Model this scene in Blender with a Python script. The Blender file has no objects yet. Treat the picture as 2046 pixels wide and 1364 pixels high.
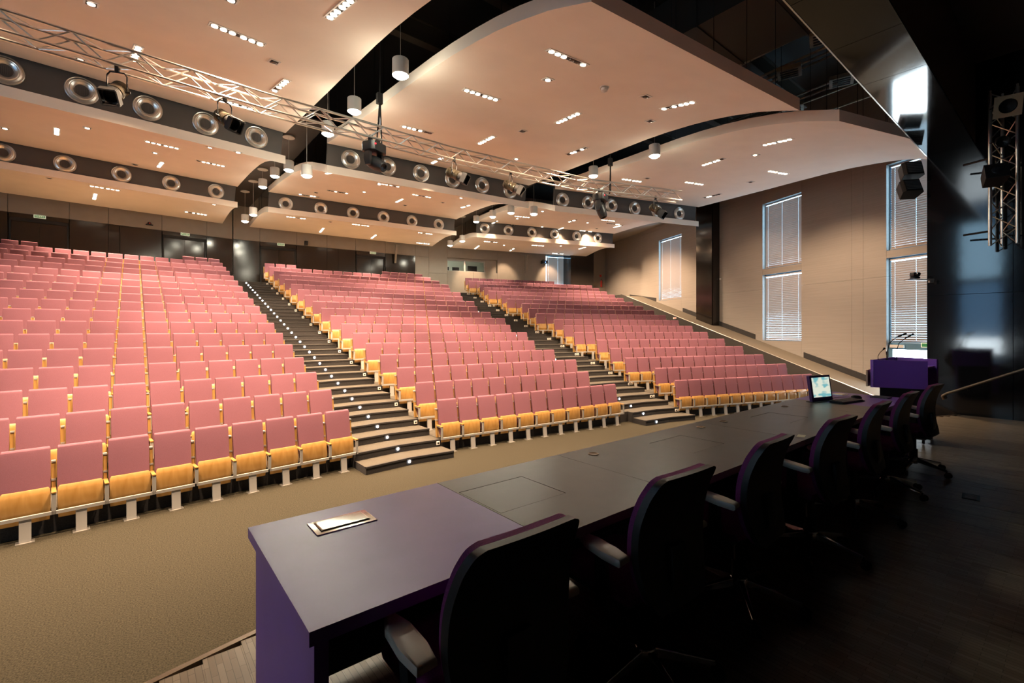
import bpy, bmesh, math, random
from mathutils import Vector, Matrix

random.seed(7)
SC = bpy.context.scene
COL = SC.collection
PI = math.pi
R = math.radians

# ------------------------------------------------------------------ camera
cam_d = bpy.data.cameras.new('camera')
cam = bpy.data.objects.new('camera', cam_d)
COL.objects.link(cam)
cam.location = (0, 0, 2.65)
cam.rotation_euler = (R(90), 0, R(-39.1))
cam_d.sensor_width = 36
cam_d.lens = 932 / 2046 * 36
cam_d.shift_y = -22 / 2046
cam_d.clip_start = 0.02
cam_d.clip_end = 300
SC.camera = cam

# ------------------------------------------------------------------ world, view, render behaviour
w = bpy.data.worlds.new('sky')
SC.world = w
w.use_nodes = True
w.node_tree.nodes['Background'].inputs[0].default_value = (0.55, 0.75, 1.0, 1)
w.node_tree.nodes['Background'].inputs[1].default_value = 1.0
SC.view_settings.view_transform = 'Standard'
SC.view_settings.look = 'None'
SC.view_settings.exposure = 0.28
SC.view_settings.gamma = 1.0
SC.view_settings.use_curve_mapping = False
SC.cycles.use_denoising = True
SC.cycles.max_bounces = 5
SC.cycles.diffuse_bounces = 4
SC.cycles.glossy_bounces = 3
SC.cycles.transmission_bounces = 0
SC.cycles.caustics_reflective = False
SC.cycles.caustics_refractive = False
SC.cycles.use_adaptive_sampling = True
SC.cycles.adaptive_threshold = 0.11
SC.cycles.adaptive_min_samples = 16
SC.cycles.sample_clamp_indirect = 4.0
SC.cycles.use_light_tree = True
LAMP_W = 205.0          # watts per lit ceiling lamp
WARM = (1.0, 0.675, 0.42)
PEND_W = 380.0
PENDC = (1.0, 0.93, 0.72)

# ------------------------------------------------------------------ helpers
MATS = {}
def mat(name, col, rough=0.5, metal=0.0, var=None, bump=None, emit=None, spec=0.5, grain=None, coat=0.0):
    """procedural material: var=(scale, amount) colour mottling, bump=(scale, strength), grain=(axis scale xyz, dark colour)"""
    if name in MATS:
        return MATS[name]
    m = bpy.data.materials.new(name)
    m.use_nodes = True
    nt = m.node_tree
    b = nt.nodes['Principled BSDF']
    c4 = (*col, 1)
    b.inputs['Base Color'].default_value = c4
    b.inputs['Roughness'].default_value = rough
    b.inputs['Metallic'].default_value = metal
    b.inputs['Specular IOR Level'].default_value = spec
    if coat:
        b.inputs['Coat Weight'].default_value = coat
        b.inputs['Coat Roughness'].default_value = 0.06
    tc = None
    if var or bump or grain:
        tc = nt.nodes.new('ShaderNodeTexCoord')
    if var:
        n = nt.nodes.new('ShaderNodeTexNoise'); n.inputs['Scale'].default_value = var[0]; n.inputs['Detail'].default_value = 4
        nt.links.new(tc.outputs['Object'], n.inputs['Vector'])
        r = nt.nodes.new('ShaderNodeValToRGB')
        a = var[1]
        r.color_ramp.elements[0].position = 0.3; r.color_ramp.elements[1].position = 0.7
        r.color_ramp.elements[0].color = (*[x * (1 - a) for x in col], 1)
        r.color_ramp.elements[1].color = (*[min(1, x * (1 + a)) for x in col], 1)
        nt.links.new(n.outputs['Fac'], r.inputs[0])
        nt.links.new(r.outputs[0], b.inputs['Base Color'])
    if grain:
        mp = nt.nodes.new('ShaderNodeMapping'); mp.inputs['Scale'].default_value = grain[0]
        nt.links.new(tc.outputs['Object'], mp.inputs['Vector'])
        n = nt.nodes.new('ShaderNodeTexNoise'); n.inputs['Scale'].default_value = 1.0; n.inputs['Detail'].default_value = 6; n.inputs['Distortion'].default_value = 0.6
        nt.links.new(mp.outputs[0], n.inputs['Vector'])
        r = nt.nodes.new('ShaderNodeValToRGB')
        r.color_ramp.elements[0].position = 0.32; r.color_ramp.elements[1].position = 0.68
        r.color_ramp.elements[0].color = (*grain[1], 1); r.color_ramp.elements[1].color = c4
        nt.links.new(n.outputs['Fac'], r.inputs[0])
        nt.links.new(r.outputs[0], b.inputs['Base Color'])
    if bump:
        n = nt.nodes.new('ShaderNodeTexNoise'); n.inputs['Scale'].default_value = bump[0]; n.inputs['Detail'].default_value = 3
        nt.links.new(tc.outputs['Object'], n.inputs['Vector'])
        bp = nt.nodes.new('ShaderNodeBump'); bp.inputs['Strength'].default_value = bump[1]; bp.inputs['Distance'].default_value = 0.01
        nt.links.new(n.outputs['Fac'], bp.inputs['Height'])
        nt.links.new(bp.outputs[0], b.inputs['Normal'])
    if emit:
        b.inputs['Emission Color'].default_value = (*emit[0], 1)
        b.inputs['Emission Strength'].default_value = emit[1]
    MATS[name] = m
    return m

class MB:
    def __init__(s):
        s.v = []; s.f = []; s.m = []
    def add(s, vs, fs, mi=0):
        o = len(s.v)
        s.v += [tuple(p) for p in vs]
        s.f += [tuple(i + o for i in f) for f in fs]
        s.m += [mi] * len(fs)
        return s
    def hexa(s, p, mi=0):      # 8 points: bottom 4 ccw, top 4 ccw
        return s.add(p, [(3, 2, 1, 0), (4, 5, 6, 7), (0, 1, 5, 4), (1, 2, 6, 5), (2, 3, 7, 6), (3, 0, 4, 7)], mi)
    def box(s, x0, x1, y0, y1, z0, z1, mi=0, M=None):
        p = [(x0, y0, z0), (x1, y0, z0), (x1, y1, z0), (x0, y1, z0), (x0, y0, z1), (x1, y0, z1), (x1, y1, z1), (x0, y1, z1)]
        if M is not None:
            p = [tuple(M @ Vector(q)) for q in p]
        return s.hexa(p, mi)
    def prism(s, poly, z0, z1, mi=0, M=None):
        n = len(poly)
        p = [(x, y, z0) for x, y in poly] + [(x, y, z1) for x, y in poly]
        if M is not None:
            p = [tuple(M @ Vector(q)) for q in p]
        fs = [tuple(range(n - 1, -1, -1)), tuple(range(n, 2 * n))] + [(i, (i + 1) % n, n + (i + 1) % n, n + i) for i in range(n)]
        return s.add(p, fs, mi)
    def tube(s, a, b, r, n=8, mi=0, r2=None, cap=True):
        a = Vector(a); b = Vector(b); d = (b - a)
        if d.length < 1e-7: return s
        q = d.normalized().to_track_quat('Z', 'Y')
        r2 = r if r2 is None else r2
        p = [a + q @ Vector((r * math.cos(2 * PI * i / n), r * math.sin(2 * PI * i / n), 0)) for i in range(n)]
        p += [b + q @ Vector((r2 * math.cos(2 * PI * i / n), r2 * math.sin(2 * PI * i / n), 0)) for i in range(n)]
        fs = [(i, (i + 1) % n, n + (i + 1) % n, n + i) for i in range(n)]
        if cap: fs += [tuple(range(n - 1, -1, -1)), tuple(range(n, 2 * n))]
        return s.add(p, fs, mi)
    def path(s, pts, r, n=8, mi=0):
        for a, b in zip(pts[:-1], pts[1:]):
            s.tube(a, b, r, n, mi)
        return s
    def lathe(s, prof, n=24, mi=0, M=None, close=False):
        p = []; fs = []
        for (r, z) in prof:
            for i in range(n):
                q = Vector((r * math.cos(2 * PI * i / n), r * math.sin(2 * PI * i / n), z))
                p.append(tuple(M @ q) if M is not None else tuple(q))
        k = len(prof)
        for j in range(k - 1):
            for i in range(n):
                fs.append((j * n + i, j * n + (i + 1) % n, (j + 1) * n + (i + 1) % n, (j + 1) * n + i))
        if close:
            fs.append(tuple(range(n - 1, -1, -1))); fs.append(tuple(range((k - 1) * n, k * n)))
        return s.add(p, fs, mi)
    def loft(s, rings, mi=0, cap=True):
        n = len(rings[0]); p = [q for r_ in rings for q in r_]; fs = []
        for j in range(len(rings) - 1):
            for i in range(n):
                fs.append((j * n + i, j * n + (i + 1) % n, (j + 1) * n + (i + 1) % n, (j + 1) * n + i))
        if cap:
            fs.append(tuple(range(n - 1, -1, -1))); fs.append(tuple(range((len(rings) - 1) * n, len(rings) * n)))
        return s.add(p, fs, mi)
    def mesh(s, name, mats, smooth=False, bev=None, seg=2):
        me = bpy.data.meshes.new(name)
        me.from_pydata(s.v, [], s.f)
        if not isinstance(mats, (list, tuple)): mats = [mats]
        for m in mats: me.materials.append(m)
        me.polygons.foreach_set('material_index', s.m)
        bm = bmesh.new(); bm.from_mesh(me)
        bmesh.ops.recalc_face_normals(bm, faces=bm.faces)
        if bev:
            es = [e for e in bm.edges if len(e.link_faces) == 2 and e.calc_face_angle(0) > 0.5]
            bmesh.ops.bevel(bm, geom=es, offset=bev, segments=seg, profile=0.6, affect='EDGES', clamp_overlap=True)
        bm.to_mesh(me); bm.free()
        if smooth:
            me.polygons.foreach_set('use_smooth', [True] * len(me.polygons))
            me.set_sharp_from_angle(angle=R(40))
        me.update()
        return me

def ob(name, me, parent=None, M=None, kind=None):
    o = bpy.data.objects.new(name, me)
    COL.objects.link(o)
    if parent is not None: o.parent = parent
    if M is not None: o.matrix_local = M
    if kind: o['kind'] = kind
    return o
def part(name, mb, m, parent, smooth=False, bev=None, M=None, seg=2):
    return ob(name, mb.mesh(name, m, smooth, bev, seg), parent, M)
def tag(o, label, cat, group=None, kind=None):
    o['label'] = label; o['category'] = cat
    if group: o['group'] = group
    if kind: o['kind'] = kind
    return o
def thing(name, label, cat, M=None, group=None):
    o = ob(name, None, None, M)
    o.empty_display_size = 0.05
    return tag(o, label, cat, group)
def struct(name, mb, m, label=None, smooth=False, bev=None):
    o = ob(name, mb.mesh(name, m, smooth, bev))
    o['kind'] = 'structure'
    if label: o['label'] = label
    return o
def T(x, y, z, rz=0):
    return Matrix.Translation((x, y, z)) @ Matrix.Rotation(rz, 4, 'Z')
def nth(i):
    return '%d%s' % (i, 'th' if 10 <= i % 100 <= 20 else {1: 'st', 2: 'nd', 3: 'rd'}.get(i % 10, 'th'))

# fan geometry of the hall: everything is laid out on chords around this centre
OX, OY = 4.25, -27.98
PH = R(11.5)
H2 = PH / 2
SEC = {'A': -H2, 'B': H2, 'C': 3 * H2}
def fr(sec, s, rho, z=0.0):
    """point at chord position s, depth rho in a sector rotated by sec"""
    return Vector((OX + math.sin(sec) * rho + math.cos(sec) * s, OY + math.cos(sec) * rho - math.sin(sec) * s, z))
def FM(sec, s, rho, z=0.0):
    """frame: local x along the chord, local y away from the stage"""
    return Matrix.Translation(fr(sec, s, rho, z)) @ Matrix.Rotation(-sec, 4, 'Z')
def s_on(phi, off, sec, rho):
    """chord coordinate where the line (angle phi, sideways offset off) crosses depth rho of a sector"""
    d = (math.sin(phi), math.cos(phi)); n = (d[1], -d[0])
    m = (math.sin(sec), math.cos(sec)); u = (math.cos(sec), -math.sin(sec))
    t = (rho - off * (n[0] * m[0] + n[1] * m[1])) / (d[0] * m[0] + d[1] * m[1])
    p = (n[0] * off + d[0] * t, n[1] * off + d[1] * t)
    return p[0] * u[0] + p[1] * u[1]

# ------------------------------------------------------------------ materials
M_carpet = mat('carpet', (0.036, 0.032, 0.022), 0.95, var=(75, 0.55), bump=(300, 0.3), spec=0.1)
M_tread = mat('tread_carpet', (0.075, 0.068, 0.056), 0.95, var=(160, 0.4), bump=(300, 0.3), spec=0.1)
M_riser = mat('riser_dark', (0.022, 0.02, 0.02), 0.8, var=(60, 0.4))
M_pink = mat('mauve_fabric', (0.185, 0.080, 0.108), 0.92, var=(220, 0.14), bump=(500, 0.25), spec=0.15)
M_wood = mat('beech_ply', (0.40, 0.235, 0.075), 0.38, grain=((10, 10, 2.5), (0.30, 0.16, 0.04)))
M_bounceshell = mat('pale_bounce_shell', (0.62, 0.42, 0.20), 0.45)  # paler than the ply, chosen so hidden seat backs bounce light upward
M_grey = mat('grey_painted_steel', (0.40, 0.40, 0.39), 0.42, metal=0.35)
M_alu = mat('aluminium', (0.78, 0.76, 0.72), 0.3, metal=0.9)
M_panel = mat('ceiling_plaster', (0.86, 0.78, 0.69), 0.85, var=(1.2, 0.03), bump=(120, 0.05), spec=0.2)
M_fascia = mat('fascia_grey', (0.075, 0.068, 0.064), 0.55)
M_void = mat('void_black', (0.012, 0.011, 0.01), 0.8)
M_sidewall = mat('pale_veneer', (0.30, 0.27, 0.245), 0.42, grain=((0.6, 0.6, 26), (0.265, 0.24, 0.215)))
M_greige = mat('greige_board', (0.30, 0.265, 0.225), 0.6, var=(3, 0.04))
M_blackgloss = mat('black_gloss_panel', (0.016, 0.012, 0.010), 0.13, spec=0.5)
M_navygloss = mat('black_lacquer', (0.010, 0.011, 0.014), 0.07, spec=0.7, bump=(4, 0.02))
M_black = mat('black_matte', (0.008, 0.008, 0.009), 0.6)
M_blackmetal = mat('black_metal', (0.015, 0.015, 0.016), 0.4, metal=0.3)
M_purple = mat('purple_laminate', (0.165, 0.066, 0.40), 0.37, var=(6, 0.05))
M_top = mat('black_laminate', (0.055, 0.047, 0.040), 0.36, var=(8, 0.12))
M_chrome = mat('chrome', (0.75, 0.75, 0.76), 0.12, metal=1.0)
M_steel = mat('brushed_steel', (0.55, 0.54, 0.50), 0.22, metal=1.0)
M_chairfab = mat('plum_fabric', (0.22, 0.035, 0.16), 0.9, var=(200, 0.2), bump=(400, 0.3))
M_shell = mat('chair_black_plastic', (0.010, 0.011, 0.012), 0.45)
M_armpad = mat('grey_arm_pad', (0.60, 0.56, 0.48), 0.35)
M_plank = mat('dark_stage_oak', (0.28, 0.235, 0.175), 0.34)
_nt = M_plank.node_tree; _b = _nt.nodes['Principled BSDF']
_tc = _nt.nodes.new('ShaderNodeTexCoord'); _mp = _nt.nodes.new('ShaderNodeMapping'); _mp.inputs['Rotation'].default_value = (0, 0, R(90))
_br = _nt.nodes.new('ShaderNodeTexBrick'); _br.inputs['Scale'].default_value = 1.0; _br.inputs['Brick Width'].default_value = .16; _br.inputs['Row Height'].default_value = .0275; _br.inputs['Mortar Size'].default_value = .0012
_br.inputs['Color1'].default_value = (.31, .26, .195, 1); _br.inputs['Color2'].default_value = (.20, .165, .12, 1); _br.inputs['Mortar'].default_value = (.10, .08, .06, 1)
_nt.links.new(_tc.outputs['Object'], _mp.inputs[0]); _nt.links.new(_mp.outputs[0], _br.inputs['Vector']); _nt.links.new(_br.outputs['Color'], _b.inputs['Base Color'])
M_stage = mat('stage_body', (0.02, 0.018, 0.016), 0.6)
M_hot = mat('lit_lamp', (1, 0.9, 0.8), 0.5, emit=((1.0, 0.86, 0.66), 9.0))
M_hotp = mat('lit_pendant', (1, 1, 0.95), 0.5, emit=((1.0, 0.97, 0.82), 30.0))
M_led = mat('step_led', (0.9, 0.95, 1), 0.5, emit=((0.62, 0.80, 1.0), 28.0))
for _m in (M_hot,):
    _m.cycles.emission_sampling = 'NONE'
M_day = mat('daylight_pane', (0.8, 0.9, 1.0), 0.3, emit=((0.42, 0.74, 1.0), 4.5))
M_daydim = mat('daylight_pane_blinded', (0.5, 0.6, 0.7), 0.3, emit=((0.25, 0.55, 0.95), 2.2))
M_dayhot = mat('daylight_door_glass', (0.9, 0.95, 1.0), 0.3, emit=((0.80, 0.93, 1.0), 14.0))
M_slat = mat('blind_slat', (0.42, 0.36, 0.32), 0.5)
M_winframe = mat('window_frame_blue', (0.10, 0.22, 0.32), 0.4)
M_white = mat('white_plastic', (0.72, 0.70, 0.66), 0.45)
M_pendbody = mat('pendant_white', (0.70, 0.69, 0.66), 0.5)
M_red = mat('red_enamel', (0.5, 0.03, 0.02), 0.4)
M_green = mat('sign_green', (0.03, 0.18, 0.06), 0.5, emit=((0.05, 0.3, 0.1), 0.25))
M_signw = mat('sign_white', (0.7, 0.75, 0.6), 0.5, emit=((0.8, 0.85, 0.6), 0.35))

# ================================================================== THE SETTING
def slab(mb, poly, z0, z1, mt=0, ms=1):
    n = len(poly)
    p = [(x, y, z0) for x, y in poly] + [(x, y, z1) for x, y in poly]
    mb.add(p, [tuple(range(n, 2 * n))], mt)
    mb.add(p, [tuple(range(n - 1, -1, -1))] + [(i, (i + 1) % n, n + (i + 1) % n, n + i) for i in range(n)], ms)

mb = MB(); mb.box(-30, 42, -8, 38, -0.3, 0.0)
struct('floor', mb, M_carpet, 'brown grey carpet floor in front of the seats')

# ---- seating tiers
TR, RISE = 0.515, 0.147
ROWS = 18
SA, SB, SCc = R(-5.8), R(5.4), R(18.2)
def legrho(sec, k):
    if sec == 'C': return 36.65 + 1.0635 * k
    return 36.72 + 1.025 * k
# side wall frame (local x runs from the rear corner toward the stage, local y points out of the hall)
KX, KY, WANG = 29.21, 24.17, R(22.5)
WR = Matrix.Translation((KX, KY, 0)) @ Matrix.Rotation(math.atan2(-math.cos(WANG), -math.sin(WANG)), 4, 'Z')
MIR = Matrix(((-1, 0, 0, 2 * OX), (0, 1, 0, 0), (0, 0, 1, 0), (0, 0, 0, 1)))
def wallpt(t, y, z=0): return WR @ Vector((t, y, z))
def s_wall(sec, rho, off):
    a = fr(sec, 0, rho); u = Vector((math.cos(sec), -math.sin(sec), 0))
    n = Vector((math.cos(WANG), -math.sin(WANG), 0))
    return (off - (a - Vector((KX, KY, 0))).dot(n)) / u.dot(n)
A1H, A2H = 0.94, 0.97         # half widths of the two stairs
for k in range(1, ROWS):
    z = k * 2 * RISE
    for sn, sec in (('A', SA), ('B', SB), ('C', SCc)):
        r0 = legrho(sn, k - 1) + 0.17
        r1 = legrho(sn, k) + 0.19 if k < ROWS - 1 else 58.2
        if sn == 'A':
            e = [(-17, r0), (s_on(0, -A1H, sec, r0), r0), (s_on(0, -A1H, sec, r1), r1), (-17, r1)]
        elif sn == 'B':
            e = [(s_on(0, A1H, sec, r0), r0), (s_on(PH, .52 - A2H, sec, r0), r0), (s_on(PH, .52 - A2H, sec, r1), r1), (s_on(0, A1H, sec, r1), r1)]
        else:
            e = [(s_on(PH, .52 + A2H, sec, r0), r0), (s_wall(sec, r0, -2.55), r0), (s_wall(sec, r1, -2.55), r1), (s_on(PH, .52 + A2H, sec, r1), r1)]
        mb = MB()
        slab(mb, [tuple(fr(sec, s, r)[:2]) for s, r in e], 0.0 if k < 3 else z - 0.7, z)
        struct('seating_tier', mb, [M_tread, M_riser], 'carpeted platform carrying the %s seat row of the %s block' % (nth(k + 1), {'A': 'left', 'B': 'middle', 'C': 'right'}[sn]))

# ---- stairs: one object per flight, each step a part with its own nosing
def flight(label, M, x0, x1, y0, tread, n, vee=0.0, led=None, socket=None, ledevery=(), gname='', sockdx=0.0):
    st = ob('stairs', None); st['kind'] = 'structure'; st['label'] = label
    cx = (x0 + x1) / 2
    for i in range(n):
        ya = y0 + tread * i; yb = ya + tread + (0.04 if i < n - 1 else 3.4)
        z1 = RISE * (i + 1); z0 = max(0.0, RISE * (i - 1))
        def vy(x): return -vee * abs(x - cx)
        poly = [(x0, ya + vy(x0)), (cx, ya), (x1, ya + vy(x1)), (x1, yb + vy(x1)), (cx, yb), (x0, yb + vy(x0))]
        P = [tuple((M @ Vector((px, py, 0)))[:2]) for px, py in poly]
        mb = MB(); slab(mb, P, z0, z1 - 0.004)
        s_ = ob('step', mb.mesh('step', [M_tread, M_riser]), st)
        mb = MB()
        for xa, xb in ((x0, cx), (cx, x1)):
            q = [(xa, ya + vy(xa) - .012), (xb, ya + vy(xb) - .012), (xb, ya + vy(xb) + .035), (xa, ya + vy(xa) + .035)]
            mb.prism([tuple((M @ Vector((px, py, 0)))[:2]) for px, py in q], z1 - 0.03, z1 + 0.002)
        ob('nosing', mb.mesh('nosing', M_riser), s_)
        if led is not None and i in ledevery:
            Ml = M @ T(led, ya + vy(led) - 0.012, z1 - 0.072) @ Matrix.Rotation(R(90), 4, 'X')
            t = thing('step_light', 'round white light in the riser of the %s step of the %s' % (nth(i + 1), gname), 'light', Ml, 'round lights along the ' + gname)
            ob('bezel', LED_BEZEL, t); ob('lens', LED_LENS, t)
        if socket is not None and i % 2 == 1:
            for j in range(1 if sockdx == 0 else 2):
                Ms = M @ T(socket - j * sockdx, ya + vy(socket) - 0.013, z1 - 0.075)
                t = thing('power_socket', 'small white wall socket on the riser beside the %s seat row, %s%s' % (nth(i // 2 + 2), gname, '' if sockdx == 0 else (', inner one' if j else ', outer one')), 'socket', Ms, 'sockets along the ' + gname)
                ob('plate', SOCK_PLATE, t); ob('outlet', SOCK_HOLE, t)
    return st
mb = MB(); mb.lathe([(.040, 0), (.040, .012), (.030, .016)], 16, close=False); LED_BEZEL = mb.mesh('bezel', M_alu, True)
mb = MB(); mb.lathe([(.001, .018), (.018, .017), (.026, .012)], 16); LED_LENS = mb.mesh('lens', M_led, True)
mb = MB(); mb.box(-.04, .04, -.012, .012, -.04, .04); SOCK_PLATE = mb.mesh('plate', M_white, False, .006)
mb = MB(); mb.lathe([(.001, .013), (.021, .013), (.023, .011)], 12, M=Matrix.Rotation(R(90), 4, 'X')); SOCK_HOLE = mb.mesh('outlet', M_black)
flight('carpeted central stairs with a lit step light on every riser', T(OX, 0, 0), -A1H, A1H, 8.405, TR, 34, vee=0.10, led=-0.034, socket=0.86, ledevery=range(34), gname='central stairs')
flight('carpeted stairs between the middle and the far block', FM(PH, .52, 0) , -A2H, A2H, 36.42, TR * 1.017, 34, vee=0.10, led=-0.55, socket=0.86, ledevery=(0, 1, 2, 3, 4, 6, 8, 10, 12, 14, 16, 18, 20, 24, 28), gname='far stairs', sockdx=0.11)
# steps beside the ramp
Mr = WR @ Matrix.Rotation(PI / 2, 4, 'Z')
_t = (WR.inverted() @ fr(SCc, s_wall(SCc, 36.67, -2.55), 36.67)).x
flight('dark steps between the far block and the ramp', Mr, -2.56, -1.58, -_t - 0.533, 0.533, 34, gname='ramp steps')

# ---- ramp along the side wall
def ramp_z(t): return min(5.0, max(0.0, 4.55 - (t - 6.95) * 0.2803))
mb = MB()
ts = [0.0, 5.35, 23.15]
for ta, tb in zip(ts[:-1], ts[1:]):
    p = [wallpt(t, y, z) for t, y, z in ((ta, -1.5, 0), (tb, -1.5, 0), (tb, 0, 0), (ta, 0, 0), (ta, -1.5, ramp_z(ta)), (tb, -1.5, ramp_z(tb)), (tb, 0, ramp_z(tb)), (ta, 0, ramp_z(ta)))]
    mb.hexa(p)
struct('ramp_floor', mb, mat('ramp_carpet', (0.15, 0.13, 0.105), 0.9, var=(120, .3), spec=.15), 'carpeted ramp descending along the window wall')
mb = MB()
for ta, tb in zip(ts[:-1], ts[1:]):
    p = [wallpt(t, y, z) for t, y, z in ((ta, -1.60, 0), (tb, -1.60, 0), (tb, -1.5, 0), (ta, -1.5, 0), (ta, -1.60, ramp_z(ta) + .10), (tb, -1.60, ramp_z(tb) + .10), (tb, -1.5, ramp_z(tb) + .10), (ta, -1.5, ramp_z(ta) + .10))]
    mb.hexa(p)
o = struct('trim_1', mb, mat('ramp_kerb_dark', (0.03, 0.027, 0.025), .6), 'dark kerb along the open edge of the ramp')
mb = MB()
for ta, tb in zip(ts[:-1], ts[1:]):
    mb.tube(wallpt(ta, -1.56, ramp_z(ta) + .105), wallpt(tb, -1.56, ramp_z(tb) + .105), .012, 6)
part('edge_strip', mb, M_alu, o)

# ---- right (window) wall
def wbox(mb, t0, t1, z0, z1, y0=0.0, y1=0.25, mi=0): mb.box(t0, t1, y0, y1, z0, z1, mi, WR)
ZTOP = 12.5
W1, W2, W3 = (7.28, 9.6), (15.67, 17.77), (21.25, 23.1)
mb = MB(); wbox(mb, -.3, 25.2, -.3, ZTOP, 2.2, 2.4); wbox(mb, -.3, 25.2, ZTOP - .2, ZTOP, 0, 2.4)  # unseen outer box and cap, added to keep sky light out
wall_r = struct('wall_right', mb, M_greige, 'pale veneer side wall with tall blinded windows, plus added box against sky light')
g = .003
def wpanel(t0, t1, z0, z1, y0=0.0):
    mb = MB(); wbox(mb, t0 + g, t1 - g, z0 + g, z1 - g, y0, .25); ob('panel', mb.mesh('panel', M_sidewall), wall_r)
for (t0, t1) in ((0, 3.4), (3.4, W1[0]), (W1[1], 12.0), (12.0, W2[0]), (W2[1], 19.98), (19.98, 20.42), (20.42, W3[0]), (W3[1], 24.6)):
    wpanel(t0, t1, 0, 4.6); wpanel(t0, t1, 4.6, 9.2); wpanel(t0, t1, 9.2, ZTOP)
for (t0, t1), holes in ((W1, [(4.57, 8.45)]), (W2, [(2.18, 5.27), (5.55, 8.63)]), (W3, [(0.30, 2.22), (2.24, 5.25), (5.52, 8.60)])):
    zz = 0.0
    for a, b in holes + [(ZTOP, ZTOP)]:
        if a - zz > .05: wpanel(t0, t1, zz, a)
        zz = b
def blind_window(n, M, wd, z0, z1, label, slats=True):
    """window seen from inside: frame, bright pane, slatted blind with cords; local x along the wall, y outward"""
    wn = ob('window_%d' % n, None, None, M); wn['kind'] = 'structure'; wn['label'] = label
    mb = MB()
    for x0, x1, a, b in ((0, .05, z0, z1), (wd - .05, wd, z0, z1), (0, wd, z0, z0 + .05), (0, wd, z1 - .05, z1)):
        mb.box(x0, x1, .15, .22, a, b)
    ob('window_frame', mb.mesh('window_frame', M_winframe), wn)
    mb = MB(); mb.box(.05, wd - .05, .19, .20, z0 + .05, z1 - .05)
    ob('pane', mb.mesh('pane', M_day), wn)
    if not slats: return wn
    bl = ob('blind', None, wn)
    mb = MB(); mb.box(.09, wd - .03, .06, .11, z1 - .10, z1 - .055); ob('head_rail', mb.mesh('head_rail', M_slat), bl)
    mb = MB(); mb.box(.09, wd - .03, .065, .10, z0 + .03, z0 + .055); ob('bottom_rail', mb.mesh('bottom_rail', M_slat), bl)
    mb = MB(); p = .080; z = z0 + .095; i = 0
    while z < z1 - .12:
        tl = .067 - .010 * max(0.0, 1 - (z - z0) / (z1 - z0)) ** 2
        a0, a1 = .085 - .020, .085 + .020
        # a closed slat: lower edge toward the room, cord holes left open as short gaps
        cuts = [.10, .10 + (wd - .16) * .08, .10 + (wd - .16) * .48, .10 + (wd - .16) * .92, wd - .04]
        for c0, c1 in zip(cuts[:-1], cuts[1:]):
            mb.hexa([(c0 + .0025, a1, z - tl * .62), (c1 - .0025, a1, z - tl * .62), (c1 - .0025, a0, z + tl * .55), (c0 + .0025, a0, z + tl * .55),
                     (c0 + .0025, a1, z - tl * .62 + .003), (c1 - .0025, a1, z - tl * .62 + .003), (c1 - .0025, a0, z + tl * .55 + .003), (c0 + .0025, a0, z + tl * .55 + .003)])
        z += p; i += 1
    ob('slat', mb.mesh('slat', M_slat), bl)['kind'] = 'stuff'
    mb = MB()
    for c in cuts[1:-1]: mb.tube((c, .06, z0 + .05), (c, .06, z1 - .1), .003, 5)
    ob('cord', mb.mesh('cord', M_slat), bl)
    return wn
blind_window(1, WR @ T(W1[0], 0, 0), W1[1] - W1[0], 4.57, 8.45, 'tall window with closed slatted blind beside the rear seats')
blind_window(2, WR @ T(W2[0], 0, 0), W2[1] - W2[0], 2.18, 5.27, 'lower slatted blind window left of the pale wall panel')
blind_window(3, WR @ T(W2[0], 0, 0), W2[1] - W2[0], 5.55, 8.63, 'upper slatted blind window left of the pale wall panel')
blind_window(4, WR @ T(W3[0], 0, 0), W3[1] - W3[0], 2.24, 5.25, 'slatted blind window directly above the glass exit door')
blind_window(5, WR @ T(W3[0], 0, 0), W3[1] - W3[0], 5.52, 8.60, 'upper slatted blind window behind the two loudspeakers')
# glazed exit door under window 4
d5 = ob('door_5', None, None, WR @ T(W3[0], 0, 0)); d5['kind'] = 'structure'; d5['label'] = 'blue framed glass exit door behind the purple lectern'
wd = W3[1] - W3[0]
mb = MB()
for x0, x1, a, b in ((0, .14, .3, 2.2), (wd - .2, wd, .3, 2.2), (0, wd, 1.98, 2.2), (0, wd, .3, .5)): mb.box(x0, x1, .1, .2, a, b)
ob('door_frame', mb.mesh('door_frame', M_winframe), d5)
mb = MB(); mb.box(.14, wd - .2, .14, .16, .5, 1.98); ob('pane', mb.mesh('pane', M_dayhot), d5)
mb = MB(); mb.box(.1, .55, .02, .1, 2.04, 2.14); ob('door_closer', mb.mesh('door_closer', M_white), d5)
# black pilaster
mb = MB(); wbox(mb, 11.5, 12.75, 2.9, ZTOP, -.45, .02); wbox(mb, 12.75, 12.8, 2.9, ZTOP, -.40, .02)
o = struct('wall_pilaster', mb, M_blackgloss, 'glossy black pilaster between the two window bays')
mb = MB(); mb.box(12.85, 12.93, -.05, .0, 5.35, 5.43, 0, WR); tag(ob('wall_sensor', mb.mesh('wall_sensor', M_white, False, .01)), 'tiny white sensor box on the wall right of the black pilaster', 'sensor')
# stepped dark baseboards on the ramp
for i, (ta, tb) in enumerate(((3.75, 7.0), (9.75, 11.5), (12.8, 15.25), (17.9, 21.0))):
    mb = MB()
    mb.hexa([wallpt(t, y, z) for t, y, z in ((ta, -.03, ramp_z(ta)), (tb, -.03, ramp_z(tb)), (tb, .01, ramp_z(tb)), (ta, .01, ramp_z(ta)), (ta, -.03, ramp_z(ta) + .24), (tb, -.03, ramp_z(tb) + .24), (tb, .01, ramp_z(tb) + .24), (ta, .01, ramp_z(ta) + .24))])
    struct('baseboard_right', mb, M_riser, 'stepped dark baseboard along the ramp')
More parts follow.
